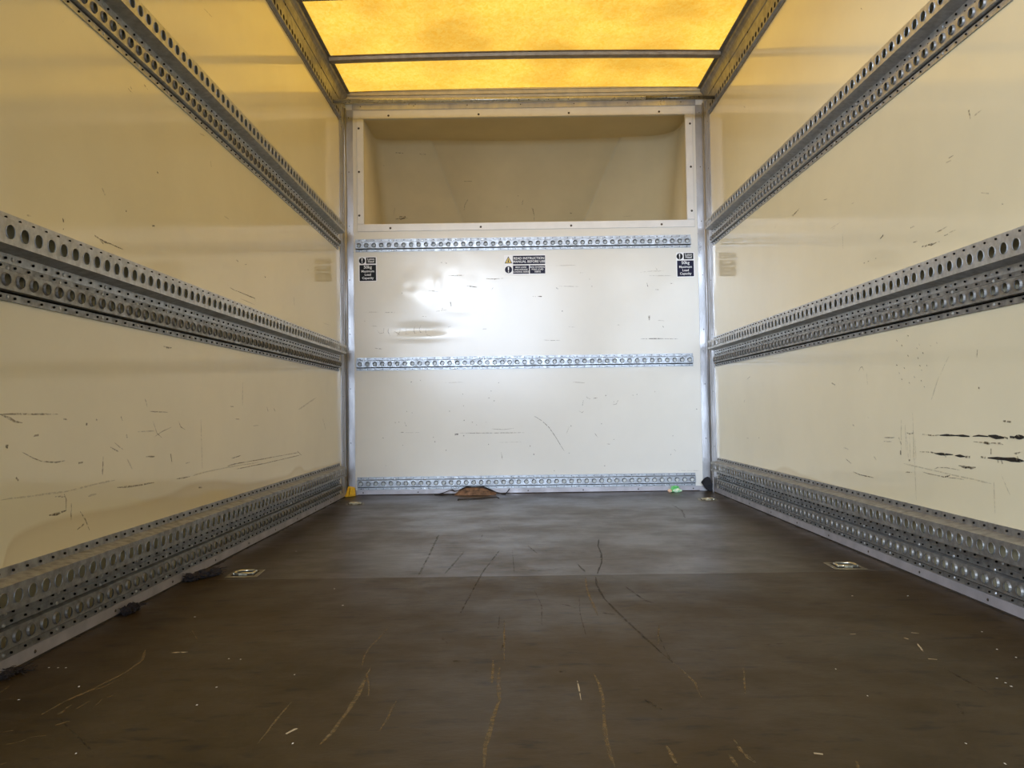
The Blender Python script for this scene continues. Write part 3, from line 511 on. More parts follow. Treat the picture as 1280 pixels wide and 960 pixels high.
# (tone, width in mm, points): floor x,y; side walls y,z; front wall x,z - all in metres
MARKS={
'FLOOR':[('d',7,[(1.234,2.824),(1.217,2.698),(1.212,2.554),(1.2,2.425),(1.167,2.245)]),('d',7,[(1.158,2.204),(1.15,2.107),(1.153,1.953),(1.175,1.778),(1.198,1.621),(1.223,1.462)]),('t',6,[(1.223,1.462),(1.231,1.418),(1.239,1.354),(1.234,1.289)]),('t',8,[(1.13,2.206),(1.119,2.038),(1.12,1.849),(1.121,1.794)]),('t',9,[(1.073,1.408),(1.077,1.353),(1.075,1.281),(1.067,1.205),(1.062,1.127),(1.062,1.045)]),('t',9,[(0.905,1.449),(0.905,1.375),(0.907,1.287),(0.896,1.176),(0.891,1.112),(0.891,1.05)]),('t',6,[(0.892,1.494),(0.893,1.36)]),('t',9,[(0.669,1.463),(0.67,1.384),(0.672,1.317),(0.671,1.249),(0.664,1.172),(0.657,1.127)]),('t',4,[(0.66,1.739),(0.651,1.635),(0.644,1.582),(0.643,1.523),(0.651,1.468)]),('t',6,[(0.74,1.296),(0.738,1.216),(0.733,1.172)]),('w',3,[(1.04,1.377),(1.04,1.339),(1.039,1.283)]),('t',7,[(1.143,1.109),(1.143,1.075),(1.146,1.042)]),('t',6,[(1.243,1.711),(1.217,1.577)]),('d',4,[(1.231,1.664),(1.223,1.537),(1.223,1.462)]),('d',3,[(1.093,1.972),(1.082,1.823),(1.08,1.648)]),('d',3,[(0.983,2.063),(0.997,1.885),(0.991,1.723)]),('d',9,[(0.647,2.979),(0.656,2.567),(0.659,2.256)]),('d',9,[(0.765,2.615),(0.733,2.273)]),('d',6,[(0.883,2.634),(0.84,2.287),(0.807,1.837)]),('d',4,[(0.925,2.631),(0.932,2.281)]),('d',8,[(1.222,2.085),(1.237,1.997),(1.25,1.932),(1.267,1.9)]),('d',6,[(0.978,2.717),(1.006,2.569)]),('d',4,[(0.898,1.805),(0.897,1.68)]),('d',10,[(1.141,1.279),(1.161,1.239)]),('d',8,[(0.948,2.324),(1.003,2.299),(1.078,2.338)]),('d',6,[(1.052,2.577),(1.164,2.579)]),('d',9,[(1.032,1.919),(1.057,1.896),(1.077,1.866)]),('d',5,[(0.867,3.179),(0.9,3.032)]),('d',5,[(0.914,1.634),(0.906,1.55)]),('t',4,[(0.909,1.778),(0.913,1.475)]),('d',12,[(1.012,1.422),(1.025,1.422)]),('d',7,[(1.12,2.406),(1.136,2.268)]),('d',5,[(0.782,1.64),(0.799,1.596)]),('t',3,[(0.918,1.601),(0.929,1.616)]),('d',12,[(0.817,1.488),(0.843,1.49)]),('d',12,[(0.855,1.428),(0.872,1.421)]),('d',14,[(1.135,1.82),(1.161,1.805)]),('t',5,[(0.666,1.432),(0.685,1.352),(0.69,1.316)]),('d',5,[(0.565,2.718),(0.619,2.714)]),('d',5,[(0.813,2.965),(0.809,2.839)]),('t',8,[(0.196,1.585),(0.221,1.516),(0.224,1.445),(0.209,1.366),(0.192,1.302),(0.188,1.249)]),('t',5,[(0.229,1.412),(0.222,1.373),(0.2,1.344)]),('t',6,[(0.212,1.294),(0.215,1.248)]),('t',7,[(0.247,1.225),(0.235,1.209)]),('t',5,[(0.168,1.182),(0.182,1.19)]),('t',5,[(0.249,1.316),(0.256,1.279)]),('t',4,[(0.259,1.342),(0.257,1.32)]),('t',5,[(0.57,1.291),(0.568,1.218),(0.568,1.166),(0.567,1.134)]),('w',6,[(0.608,1.185),(0.598,1.165)]),('t',5,[(0.233,1.307),(0.23,1.271)]),('t',3,[(0.235,1.716),(0.275,1.645)]),('d',4,[(0.225,1.236),(0.283,1.175),(0.346,1.11)]),('t',4,[(0.205,1.14),(0.222,1.155)]),('t',6,[(0.238,1.075),(0.242,1.082)]),('w',7,[(0.258,1.562),(0.288,1.565)]),('t',4,[(0.059,1.349),(0.051,1.387)]),('t',4,[(0.224,1.166),(0.242,1.171)]),('t',9,[(1.241,1.125),(1.24,1.096),(1.242,1.082)]),('t',9,[(1.242,1.082),(1.249,1.052)]),('t',6,[(1.144,1.108),(1.145,1.044)]),('t',6,[(1.382,1.053),(1.377,1.035)]),('d',6,[(1.693,1.415),(1.697,1.339),(1.7,1.27)]),('d',10,[(1.687,3.801),(1.69,3.577),(1.652,3.337)]),('d',6,[(1.413,1.56),(1.47,1.572)]),('w',6,[(1.336,1.079),(1.347,1.076)]),('t',5,[(1.343,1.429),(1.307,1.297)]),('d',5,[(1.141,1.283),(1.162,1.238)]),('t',6,[(1.222,1.078),(1.222,1.04)]),('d',9,[(1.625,1.247),(1.607,1.2)]),('w',5,[(1.746,1.632),(1.759,1.627)]),('w',5,[(1.618,1.627),(1.63,1.628)]),('w',5,[(1.693,1.465),(1.707,1.461)]),('w',5,[(1.714,1.597),(1.718,1.587)]),('w',5,[(1.72,1.557),(1.706,1.508)])],
'FLECK':[('w',5,[(0.062,1.482),(0.065,1.482)]),('w',5,[(0.08,1.48),(0.083,1.48)]),('w',5,[(0.095,1.479),(0.098,1.479)]),('w',5,[(0.109,1.318),(0.112,1.318)]),('w',5,[(0.321,1.108),(0.323,1.108)]),('w',5,[(0.408,1.516),(0.411,1.516)]),('w',5,[(0.384,1.52),(0.387,1.52)]),('w',5,[(0.453,2.101),(0.457,2.101)]),('w',5,[(0.418,1.284),(0.421,1.284)]),('w',5,[(0.616,1.132),(0.618,1.132)]),('w',5,[(0.514,1.922),(0.518,1.922)]),('w',5,[(0.176,1.377),(0.179,1.377)]),('w',5,[(0.419,1.365),(0.422,1.365)]),('w',5,[(0.193,2.669),(0.199,2.668)]),('w',5,[(0.191,1.833),(0.195,1.833)]),('w',5,[(0.537,1.424),(0.539,1.424)]),('w',5,[(1.502,1.416),(1.504,1.416)]),('w',5,[(1.752,1.358),(1.755,1.358)]),('w',5,[(1.753,1.336),(1.756,1.336)]),('w',5,[(1.752,1.319),(1.755,1.319)]),('w',5,[(1.759,1.949),(1.763,1.949)]),('w',5,[(1.891,1.941),(1.895,1.941)]),('w',5,[(1.849,1.516),(1.852,1.516)]),('w',5,[(1.5,1.286),(1.502,1.286)]),('w',5,[(1.854,1.467),(1.857,1.467)]),('w',5,[(1.889,1.631),(1.892,1.631)]),('w',5,[(2.008,3.597),(2.014,3.596)]),('w',5,[(1.554,1.103),(1.556,1.103)]),('w',5,[(1.569,1.041),(1.571,1.041)])],
'LEFT':[('b',4,[(1.434,0.474),(1.616,0.473)]),('b',6,[(1.434,0.473),(1.462,0.465),(1.478,0.459),(1.499,0.457)]),('d',6,[(1.587,0.27),(1.613,0.269),(1.647,0.271)]),('d',3,[(1.639,0.307),(1.647,0.295),(1.647,0.271)]),('b',4,[(1.666,0.284),(1.666,0.248)]),('b',4,[(1.699,0.263),(1.721,0.242),(1.738,0.217)]),('b',4,[(1.721,0.236),(1.689,0.225)]),('b',6,[(1.795,0.375),(1.792,0.334)]),('b',3,[(1.499,0.401),(1.534,0.388),(1.56,0.38),(1.607,0.374),(1.642,0.376)]),('b',3,[(1.826,0.395),(1.864,0.382)]),('b',3,[(1.844,0.405),(1.87,0.393),(1.886,0.386)]),('b',3,[(1.995,0.512),(2.003,0.502),(2.01,0.488)]),('b',3,[(2.025,0.477),(2.13,0.474)]),('b',3,[(2.041,0.452),(2.064,0.42),(2.093,0.407)]),('b',3,[(2.049,0.411),(2.097,0.424),(2.15,0.433)]),('b',4,[(2.196,0.448),(2.214,0.432),(2.24,0.425)]),('b',3,[(2.718,0.575),(2.715,0.494)]),('b',4,[(1.858,0.298),(1.959,0.293),(2.049,0.292)]),('b',4,[(2.182,0.289),(2.274,0.288)]),('f',4,[(1.436,0.318),(1.534,0.315),(1.647,0.311),(1.766,0.315),(1.851,0.317)]),('f',4,[(2.293,0.289),(2.417,0.293),(2.63,0.292),(2.885,0.288)]),('d',4,[(2.57,0.296),(2.63,0.299),(2.738,0.298)]),('b',3,[(2.738,0.298),(3.083,0.296),(3.417,0.294)]),('b',3,[(2.656,0.281),(2.948,0.279),(3.439,0.281)]),('d',3,[(2.61,0.319),(2.699,0.324)]),('b',4,[(3.852,0.434),(3.89,0.403),(3.912,0.375)]),('b',4,[(2.105,0.652),(2.13,0.65),(2.156,0.651)]),('d',8,[(1.45,0.415),(1.457,0.413)]),('d',6,[(1.722,0.45),(1.728,0.449)]),('d',5,[(1.763,0.459),(1.769,0.457)]),('b',6,[(1.901,0.421),(1.906,0.413)]),('d',5,[(2.337,0.251),(2.362,0.248)]),('b',5,[(1.533,0.431),(1.551,0.432)]),('b',5,[(1.481,0.355),(1.488,0.348)]),('b',4,[(2.147,0.361),(2.154,0.338)]),('b',4,[(2.003,0.362),(2.057,0.359)]),('f',5,[(2.354,0.452),(2.364,0.303)]),('b',4,[(1.693,0.367),(1.71,0.368)]),('b',4,[(1.636,0.463),(1.651,0.461)]),('f',5,[(1.903,0.365),(1.931,0.336)]),('d',4,[(3.396,0.301),(3.465,0.279)]),('b',4,[(1.608,0.305),(1.642,0.301)]),('b',4,[(2.983,0.49),(2.997,0.474)]),('b',3,[(2.645,0.449),(2.684,0.448)]),('b',3,[(2.594,0.492),(2.632,0.491)]),('f',4,[(1.959,0.426),(2.049,0.426)]),('b',3,[(1.876,0.465),(1.883,0.455)]),('f',5,[(1.732,0.291),(1.766,0.294)]),('b',3,[(2.246,0.328),(2.274,0.329)]),('f',4,[(2.825,0.422),(2.886,0.423)]),('b',4,[(3.069,0.485),(3.086,0.474)]),('f',8,[(3.421,0.479),(3.731,0.537)]),('b',3,[(1.755,0.873),(1.774,0.87)]),('d',5,[(1.774,0.87),(1.801,0.868),(1.83,0.869)]),('d',3,[(1.83,0.869),(1.859,0.868),(1.886,0.868)]),('b',3,[(1.779,0.868),(1.793,0.862)]),('d',4,[(1.631,0.882),(1.633,0.878)]),('d',3,[(1.632,0.86),(1.634,0.859)]),('d',3,[(1.898,0.965),(1.901,0.964)]),('d',3,[(2.041,0.962),(2.05,0.964)]),('f',3,[(1.51,0.858),(1.522,0.86)]),('b',3,[(1.619,0.843),(1.637,0.843)]),('b',3,[(2.599,0.886),(2.652,0.883)]),('d',4,[(2.652,0.883),(2.741,0.885),(2.848,0.885),(2.853,0.876)]),('b',2,[(2.7,0.863),(2.774,0.862),(2.848,0.861)]),('b',3,[(3.355,0.966),(3.367,0.921)]),('b',4,[(2.103,0.651),(2.127,0.648),(2.153,0.65)]),('d',4,[(2.961,0.983),(2.976,0.983)]),('b',4,[(2.661,0.989),(2.677,0.987)]),('d',3,[(3.587,1.121),(3.604,1.121)]),('b',3,[(2.742,0.989),(2.762,0.993)]),('f',3,[(3.863,0.906),(4.035,0.912)]),('b',3,[(1.908,1.271),(1.918,1.269),(1.929,1.268)]),('b',3,[(1.918,1.28),(1.926,1.276)]),('b',2,[(1.99,1.315),(2.004,1.312)]),('f',3,[(1.627,1.299),(1.63,1.298)]),('f',3,[(1.994,1.316),(2.012,1.31)]),('d',4,[(2.064,1.111),(2.074,1.109)]),('f',4,[(2.433,1.258),(2.44,1.24)]),('f',6,[(1.787,0.989),(1.801,0.977)]),('f',4,[(2.348,1.314),(2.39,1.321)]),('f',3,[(2.381,1.715),(2.447,1.721)]),('b',5,[(1.898,0.966),(1.902,0.964)]),('f',4,[(2.549,1.113),(2.591,1.112)]),('b',4,[(2.036,0.961),(2.052,0.964)]),('d',4,[(1.631,0.882),(1.633,0.874)])],
'BACK':[('b',4,[(0.466,1.14),(0.495,1.137),(0.525,1.133)]),('b',4,[(0.576,1.225),(0.627,1.223),(0.669,1.224)]),('d',6,[(0.681,1.165),(0.706,1.161),(0.738,1.157)]),('b',5,[(0.791,1.203),(0.838,1.2),(0.887,1.204)]),('f',4,[(0.102,1.024),(0.187,1.023)]),('b',3,[(0.176,0.92),(0.19,0.903),(0.211,0.905),(0.214,0.934)]),('b',3,[(0.238,0.932),(0.236,0.911),(0.248,0.889)]),('b',3,[(0.268,0.916),(0.282,0.908),(0.302,0.894)]),('b',3,[(0.304,0.931),(0.302,0.91),(0.286,0.886)]),('b',3,[(0.337,0.934),(0.337,0.896),(0.358,0.899)]),('b',3,[(0.386,0.942),(0.381,0.921),(0.386,0.9),(0.396,0.9)]),('b',3,[(0.42,0.946),(0.411,0.925),(0.418,0.906),(0.436,0.903)]),('b',3,[(0.448,0.924),(0.447,0.908),(0.455,0.891),(0.482,0.882)]),('b',3,[(0.16,0.821),(0.202,0.815)]),('b',3,[(0.767,0.92),(0.789,0.92)]),('b',4,[(0.22,1.021),(0.275,1.02)]),('f',3,[(0.144,0.946),(0.176,0.943)]),('b',6,[(0.587,1.079),(0.593,1.049)]),('b',3,[(0.832,1.154),(0.818,1.139)]),('b',5,[(0.535,1.3),(0.543,1.297)]),('b',5,[(0.56,1.299),(0.57,1.292)]),('b',4,[(1.051,1.1),(1.068,1.098)]),('d',5,[(1.085,1.099),(1.102,1.098)]),('f',5,[(0.507,1.023),(0.574,1.032)]),('b',3,[(0.541,1.046),(0.545,1.029)]),('b',3,[(0.429,0.996),(0.452,0.994)]),('f',4,[(0.573,0.933),(0.59,0.939)]),('d',4,[(0.104,0.974),(0.108,0.972)]),('d',4,[(0.316,1.129),(0.32,1.127)]),('b',3,[(1.198,1.155),(1.253,1.153),(1.312,1.151)]),('d',6,[(1.184,1.146),(1.194,1.14)]),('b',4,[(1.105,0.853),(1.155,0.85),(1.202,0.851)]),('b',3,[(1.651,0.852),(1.693,0.852)]),('d',5,[(1.689,0.852),(1.752,0.852),(1.794,0.85)]),('b',3,[(1.79,0.85),(1.861,0.849)]),('b',5,[(1.693,1.167),(1.697,1.145)]),('b',9,[(1.703,0.982),(1.702,0.955)]),('f',4,[(1.658,1.227),(1.718,1.232),(1.789,1.233)]),('f',4,[(1.7,1.207),(1.835,1.205)]),('b',4,[(1.824,1.161),(1.842,1.16)]),('b',4,[(1.741,1.128),(1.759,1.127)]),('d',6,[(1.213,1.015),(1.218,1.015)]),('f',4,[(1.179,1.271),(1.297,1.272)]),('b',3,[(1.37,1.194),(1.373,1.188)]),('b',4,[(1.383,1.154),(1.386,1.146)]),('b',4,[(1.079,1.099),(1.102,1.098)]),('b',3,[(1.743,1.252),(1.76,1.227)]),('b',4,[(1.525,0.932),(1.535,0.932)]),('b',3,[(1.777,0.922),(1.783,0.914)]),('f',4,[(1.249,0.926),(1.283,0.923)]),('f',4,[(1.75,0.955),(1.788,0.951)]),('f',3,[(1.317,1.229),(1.334,1.228)]),('b',3,[(0.298,0.347),(0.319,0.347)]),('f',3,[(0.319,0.345),(0.407,0.345)]),('d',7,[(0.604,0.332),(0.623,0.334)]),('b',3,[(0.632,0.339),(0.784,0.337),(0.994,0.336)]),('b',3,[(0.81,0.36),(0.839,0.357),(0.877,0.355),(0.935,0.361)]),('f',3,[(0.855,0.283),(0.976,0.285)]),('b',3,[(0.862,0.23),(0.868,0.188)]),('b',3,[(0.324,0.405),(0.334,0.381)]),('f',3,[(0.553,0.621),(0.654,0.623)]),('b',3,[(0.36,0.627),(0.368,0.629)]),('d',5,[(0.851,0.616),(0.855,0.617)]),('d',5,[(0.808,0.57),(0.812,0.572)]),('d',5,[(0.574,0.462),(0.579,0.463)]),('d',5,[(0.335,0.462),(0.339,0.463)]),('d',5,[(0.79,0.273),(0.794,0.274)]),('d',5,[(0.652,0.323),(0.656,0.325)]),('d',5,[(1.042,0.214),(1.046,0.216)]),('d',5,[(0.553,0.243),(0.557,0.245)]),('d',5,[(0.217,0.162),(0.221,0.164)]),('d',5,[(0.365,0.455),(0.369,0.456)]),('d',5,[(0.655,0.409),(0.659,0.41)]),('d',5,[(1.022,0.26),(1.026,0.261)]),('b',4,[(0.649,0.558),(0.654,0.555)]),('b',4,[(0.652,0.492),(0.657,0.49)]),('b',4,[(0.824,0.518),(0.829,0.515)]),('b',4,[(0.795,0.534),(0.8,0.531)]),('b',4,[(0.701,0.4),(0.706,0.397)]),('b',4,[(0.724,0.384),(0.729,0.382)]),('b',4,[(0.777,0.4),(0.782,0.398)]),('b',4,[(0.31,0.276),(0.315,0.274)]),('b',4,[(0.201,0.319),(0.206,0.316)]),('b',4,[(0.49,0.294),(0.495,0.291)]),('b',4,[(0.482,0.319),(0.487,0.316)]),('b',4,[(0.413,0.637),(0.418,0.634)]),('b',4,[(0.29,0.405),(0.295,0.403)]),('b',4,[(0.269,0.404),(0.274,0.401)]),('d',3,[(1.05,0.428),(1.09,0.402),(1.131,0.364),(1.172,0.301),(1.196,0.259),(1.214,0.231)]),('b',3,[(1.339,0.542),(1.347,0.526),(1.364,0.519)]),('b',4,[(1.381,0.522),(1.404,0.525)]),('b',3,[(1.496,0.506),(1.492,0.485),(1.51,0.489),(1.519,0.51)]),('b',3,[(1.386,0.327),(1.406,0.299)]),('b',3,[(1.824,0.233),(1.836,0.222)]),('b',3,[(1.326,0.512),(1.319,0.483)]),('b',3,[(1.3,0.454),(1.317,0.443),(1.329,0.454)]),('b',3,[(1.269,0.615),(1.336,0.61)]),('b',3,[(1.452,0.268),(1.469,0.265),(1.471,0.273)]),('f',3,[(1.227,0.325),(1.244,0.367)]),('f',3,[(1.846,0.114),(1.963,0.111)]),('d',5,[(1.423,0.38),(1.427,0.38)]),('d',5,[(1.449,0.537),(1.453,0.537)]),('d',5,[(1.155,0.122),(1.159,0.122)]),('d',5,[(1.435,0.145),(1.44,0.145)]),('d',5,[(1.601,0.536),(1.605,0.536)]),('d',5,[(1.624,0.54),(1.628,0.54)]),('d',5,[(1.724,0.555),(1.728,0.555)]),('d',5,[(1.042,0.214),(1.046,0.214)]),('d',5,[(1.239,0.219),(1.243,0.219)]),('d',5,[(1.955,0.454),(1.96,0.454)]),('d',5,[(1.806,0.203),(1.81,0.203)]),('d',5,[(1.818,0.307),(1.823,0.307)]),('d',5,[(1.252,0.37),(1.256,0.37)]),('d',5,[(1.49,0.291),(1.494,0.291)]),('f',3,[(0.171,1.499),(0.188,1.499)])],
'RIGHT':[('d',5,[(2.086,0.386),(2.067,0.385)]),('b',3,[(2.067,0.385),(2.029,0.388)]),('k',8,[(2.029,0.388),(1.994,0.389),(1.956,0.39)]),('k',7,[(1.956,0.389),(1.923,0.389),(1.895,0.39)]),('k',6,[(1.882,0.389),(1.857,0.392),(1.82,0.392)]),('k',10,[(1.82,0.392),(1.792,0.392),(1.761,0.392)]),('d',4,[(1.761,0.392),(1.748,0.39)]),('k',5,[(1.741,0.393),(1.725,0.393)]),('k',12,[(1.725,0.393),(1.693,0.393)]),('d',4,[(2.072,0.341),(2.049,0.34)]),('k',7,[(2.054,0.34),(2.023,0.34),(1.969,0.341)]),('k',7,[(1.96,0.34),(1.938,0.34),(1.916,0.339)]),('d',5,[(1.916,0.339),(1.896,0.339)]),('d',5,[(1.852,0.342),(1.834,0.342)]),('k',9,[(1.825,0.343),(1.788,0.343),(1.761,0.343),(1.728,0.344),(1.696,0.343)]),('k',8,[(1.754,0.342),(1.696,0.343)]),('b',4,[(1.881,0.377),(1.839,0.377),(1.821,0.375),(1.807,0.377),(1.776,0.377),(1.766,0.375)]),('d',5,[(1.836,0.376),(1.82,0.376)]),('d',6,[(1.945,0.315),(1.923,0.314),(1.903,0.314),(1.892,0.313),(1.873,0.316)]),('d',5,[(1.919,0.312),(1.899,0.315)]),('b',3,[(2.118,0.286),(2.09,0.284),(2.057,0.283),(2.019,0.282),(2.0,0.283),(1.984,0.288)]),('d',4,[(2.019,0.281),(2.002,0.283),(1.986,0.288)]),('b',3,[(1.995,0.282),(1.962,0.283),(1.925,0.283)]),('b',3,[(2.056,0.299),(2.042,0.304),(1.998,0.306),(1.94,0.305)]),('b',5,[(1.733,0.358),(1.721,0.358),(1.701,0.363)]),('b',4,[(1.774,0.341),(1.77,0.332)]),('b',4,[(1.718,0.352),(1.713,0.346)]),('b',3,[(1.763,0.428),(1.735,0.426)]),('b',4,[(2.198,0.388),(2.182,0.386),(2.162,0.388),(2.161,0.398)]),('f',3,[(2.198,0.383),(2.192,0.31)]),('f',3,[(2.183,0.381),(2.181,0.314)]),('f',3,[(2.162,0.379),(2.164,0.31)]),('f',3,[(2.152,0.374),(2.151,0.313)]),('d',6,[(2.189,0.316),(2.184,0.312)]),('b',4,[(2.009,0.339),(2.001,0.333)]),('b',4,[(1.788,0.343),(1.785,0.333)]),('b',3,[(2.13,0.339),(2.072,0.342)]),('b',3,[(2.21,0.278),(2.173,0.28)]),('b',4,[(1.811,0.364),(1.812,0.351)]),('b',3,[(2.117,0.387),(2.086,0.387)]),('f',4,[(1.974,0.587),(1.998,0.563),(2.017,0.54)]),('f',4,[(2.023,0.539),(2.063,0.478)]),('b',4,[(2.49,0.574),(2.48,0.584),(2.466,0.587),(2.454,0.574)]),('d',4,[(2.245,0.581),(2.24,0.578)]),('d',4,[(1.853,0.505),(1.848,0.503)]),('d',8,[(2.234,0.337),(2.235,0.325)]),('f',4,[(1.805,0.293),(1.804,0.214)]),('d',4,[(2.551,0.252),(2.502,0.246),(2.458,0.246),(2.407,0.246)]),('f',3,[(2.162,0.445),(2.156,0.207)]),('f',4,[(2.226,0.424),(2.231,0.339)]),('f',4,[(2.205,0.41),(2.202,0.34)]),('f',3,[(2.437,0.567),(2.431,0.529)]),('b',4,[(2.704,0.543),(2.677,0.536)]),('b',4,[(2.547,0.404),(2.534,0.4)]),('b',3,[(2.334,0.37),(2.265,0.373)]),('b',3,[(2.335,0.359),(2.288,0.36)]),('b',3,[(2.606,0.29),(2.564,0.277)]),('b',3,[(2.243,0.374),(2.23,0.353)]),('f',3,[(1.776,0.307),(1.747,0.265)]),('b',3,[(3.687,0.592),(3.635,0.604)]),('b',3,[(3.709,0.317),(3.685,0.317)]),('b',3,[(3.537,0.325),(3.519,0.326)]),('b',3,[(3.744,0.485),(3.73,0.496)]),('f',5,[(2.403,0.311),(2.387,0.301)]),('f',4,[(2.619,0.327),(2.581,0.321)]),('b',4,[(2.437,0.43),(2.429,0.427)]),('f',4,[(2.219,0.301),(1.814,0.284)]),('b',4,[(1.761,0.428),(1.734,0.427)]),('b',3,[(1.851,0.594),(1.855,0.576)]),('b',3,[(2.232,0.558),(2.227,0.554)]),('b',3,[(2.219,0.54),(2.213,0.536)]),('b',3,[(2.203,0.571),(2.197,0.567)]),('b',3,[(2.176,0.659),(2.171,0.655)]),('b',3,[(2.241,0.651),(2.235,0.647)]),('b',3,[(2.118,0.573),(2.113,0.569)]),('b',3,[(2.109,0.559),(2.104,0.556)]),('b',3,[(2.098,0.515),(2.094,0.512)]),('b',3,[(2.113,0.532),(2.108,0.529)]),('b',3,[(2.126,0.594),(2.121,0.59)]),('b',3,[(2.061,0.622),(2.056,0.619)]),('b',3,[(2.131,0.621),(2.126,0.617)]),('b',3,[(2.213,0.635),(2.208,0.631)]),('b',3,[(2.177,0.528),(2.172,0.524)]),('b',3,[(2.1,0.605),(2.095,0.602)]),('b',3,[(2.149,0.544),(2.144,0.54)]),('b',3,[(2.03,0.626),(2.025,0.623)]),('b',3,[(2.18,0.604),(2.174,0.6)]),('b',3,[(2.118,0.63),(2.113,0.626)]),('b',3,[(2.082,0.571),(2.078,0.567)]),('b',4,[(2.072,0.884),(2.057,0.884)]),('d',6,[(2.057,0.886),(2.04,0.883),(2.02,0.882)]),('b',4,[(2.02,0.883),(2.0,0.882)]),('d',4,[(2.323,0.959),(2.302,0.964)]),('b',3,[(2.143,0.95),(2.124,0.95)]),('b',3,[(2.131,0.908),(2.111,0.906)]),('b',3,[(2.018,0.909),(1.99,0.909)]),('b',3,[(1.977,0.892),(1.96,0.892)]),('d',3,[(2.434,0.907),(2.426,0.907)]),('b',3,[(2.406,0.907),(2.398,0.907)]),('b',3,[(2.356,0.906),(2.35,0.906)]),('f',5,[(2.585,1.032),(2.583,0.982)]),('f',3,[(2.669,1.066),(2.644,1.066)]),('b',3,[(2.087,0.887),(2.06,0.886)]),('f',3,[(1.956,0.895),(1.923,0.895)]),('b',5,[(3.038,1.202),(2.964,1.215)]),('b',4,[(3.046,1.207),(2.997,1.207)]),('b',5,[(1.855,1.166),(1.85,1.143)]),('f',4,[(1.836,1.144),(1.806,1.147)]),('b',3,[(1.946,1.08),(1.926,1.08)]),('f',3,[(1.958,1.072),(1.935,1.071)]),('d',4,[(2.317,0.96),(2.301,0.966)]),('d',4,[(1.741,0.911),(1.736,0.909)]),('b',3,[(2.405,1.696),(2.398,1.689)]),('f',3,[(3.243,1.201),(3.226,1.218)]),('f',3,[(2.684,1.072),(2.601,1.074)]),('f',3,[(2.014,0.908),(1.961,0.912)]),('f',3,[(1.816,0.957),(1.788,0.947)]),('b',3,[(3.634,1.866),(3.615,1.853)]),('f',3,[(2.511,1.113),(2.492,1.112)]),('b',3,[(2.73,1.184),(2.704,1.18)]),('f',4,[(3.194,2.075),(3.157,2.072)])],
'NOSE':[('b',6,[(0.211,1.671),(0.244,1.675),(0.287,1.674)]),('d',7,[(0.24,1.666),(0.273,1.681)]),('d',5,[(0.235,1.685),(0.273,1.686)]),('b',4,[(0.215,2.091),(0.263,2.087)]),('f',9,[(0.362,2.082),(0.404,2.077)]),('b',3,[(0.643,1.903),(0.692,1.902)]),('d',4,[(0.979,1.807),(0.984,1.804)]),('d',4,[(0.908,1.739),(0.914,1.736)]),('d',4,[(0.137,2.011),(0.142,2.008)]),('f',3,[(0.207,1.742),(0.198,1.695)]),('b',3,[(0.665,1.787),(0.646,1.754),(0.641,1.721)]),('b',3,[(1.013,1.782),(1.004,1.754)]),('b',3,[(1.074,1.724),(1.078,1.686)]),('d',5,[(1.302,1.693),(1.316,1.69)]),('b',3,[(1.067,1.729),(1.081,1.686),(1.08,1.649)]),('f',3,[(1.64,1.664),(1.692,1.669)]),('b',3,[(1.011,1.759),(1.004,1.749)])],
}
# ---------------------------------------------------------------- scratches and scuffs lie on the surfaces they marked
def ribbons(name, marks, to3, nrm, mats, parent, wscale=1.0, kinds=None):
    order = list(mats); bm = bmesh.new()
    for idx, (tone, w, pts) in enumerate(marks):
        P = [Vector(p) for p in pts]; w = w*.001*wscale
        if len(P) == 2 and (P[1]-P[0]).length > .03: P = [P[0].lerp(P[1], t/4) for t in range(5)]
        # subdivide
        Q = []
        for a, b in zip(P, P[1:]):
            k = max(1, int((b-a).length/.03)); Q += [a.lerp(b, t/k) for t in range(k)]
        Q.append(P[-1]); n = len(Q); prev = None
        for i, p in enumerate(Q):
            t = (Q[min(i+1,n-1)]-Q[max(i-1,0)]); t = t.normalized() if t.length else Vector((1,0)); s = Vector((-t.y,t.x))
            e = 1 if n < 3 else (.35 if i in (0,n-1) else 1)
            hw = w/2*e*(.7+.6*random.random()); j = s*(random.random()-.5)*w*.3
            lift = .0004+.00001*(idx%20)
            v = [bm.verts.new(to3(q, lift)) for q in (p+j-s*hw, p+j+s*hw)]
            if prev: bm.faces.new((prev[0],prev[1],v[1],v[0])).material_index = order.index(tone)
            prev = v
    bm.normal_update()
    for f in bm.faces:
        if f.normal.dot(Vector(nrm)) < 0: f.normal_flip()
    return tag(link(name, bm, [mats[k] for k in order], parent), kind='stuff')
FL = [(('e' if t == 'd' and i > 1 else t), w, p) for i, (t, w, p) in enumerate(MARKS['FLOOR'])]
ribbons('scratches', FL, lambda q,l: (q.x,q.y,l), (0,0,1), FK, floor, .72)
ribbons('pale_flecks', MARKS['FLECK'], lambda q,l: (q.x,q.y,l), (0,0,1), {'w': M['white']}, floor, .75)
ribbons('scuffs', MARKS['LEFT'], lambda q,l: (l,q.x,q.y), (1,0,0), MK, wall_left, .9)
ribbons('scuffs', MARKS['RIGHT'], lambda q,l: (W-l,q.x,q.y), (-1,0,0), MK, wall_right, .9)
ribbons('scuffs', MARKS['BACK'], lambda q,l: (q.x,D-dent(q.x,q.y)-l-.0004,q.y), (0,-1,0), MK, wall_back, 1.0)
def nose_y(x, z):
    r = nose_row(z)
    for (a,b),(c,d) in zip(r, r[1:]):
        if a <= x <= c and c > a: return b+(d-b)*(x-a)/(c-a)
    return yf(z)
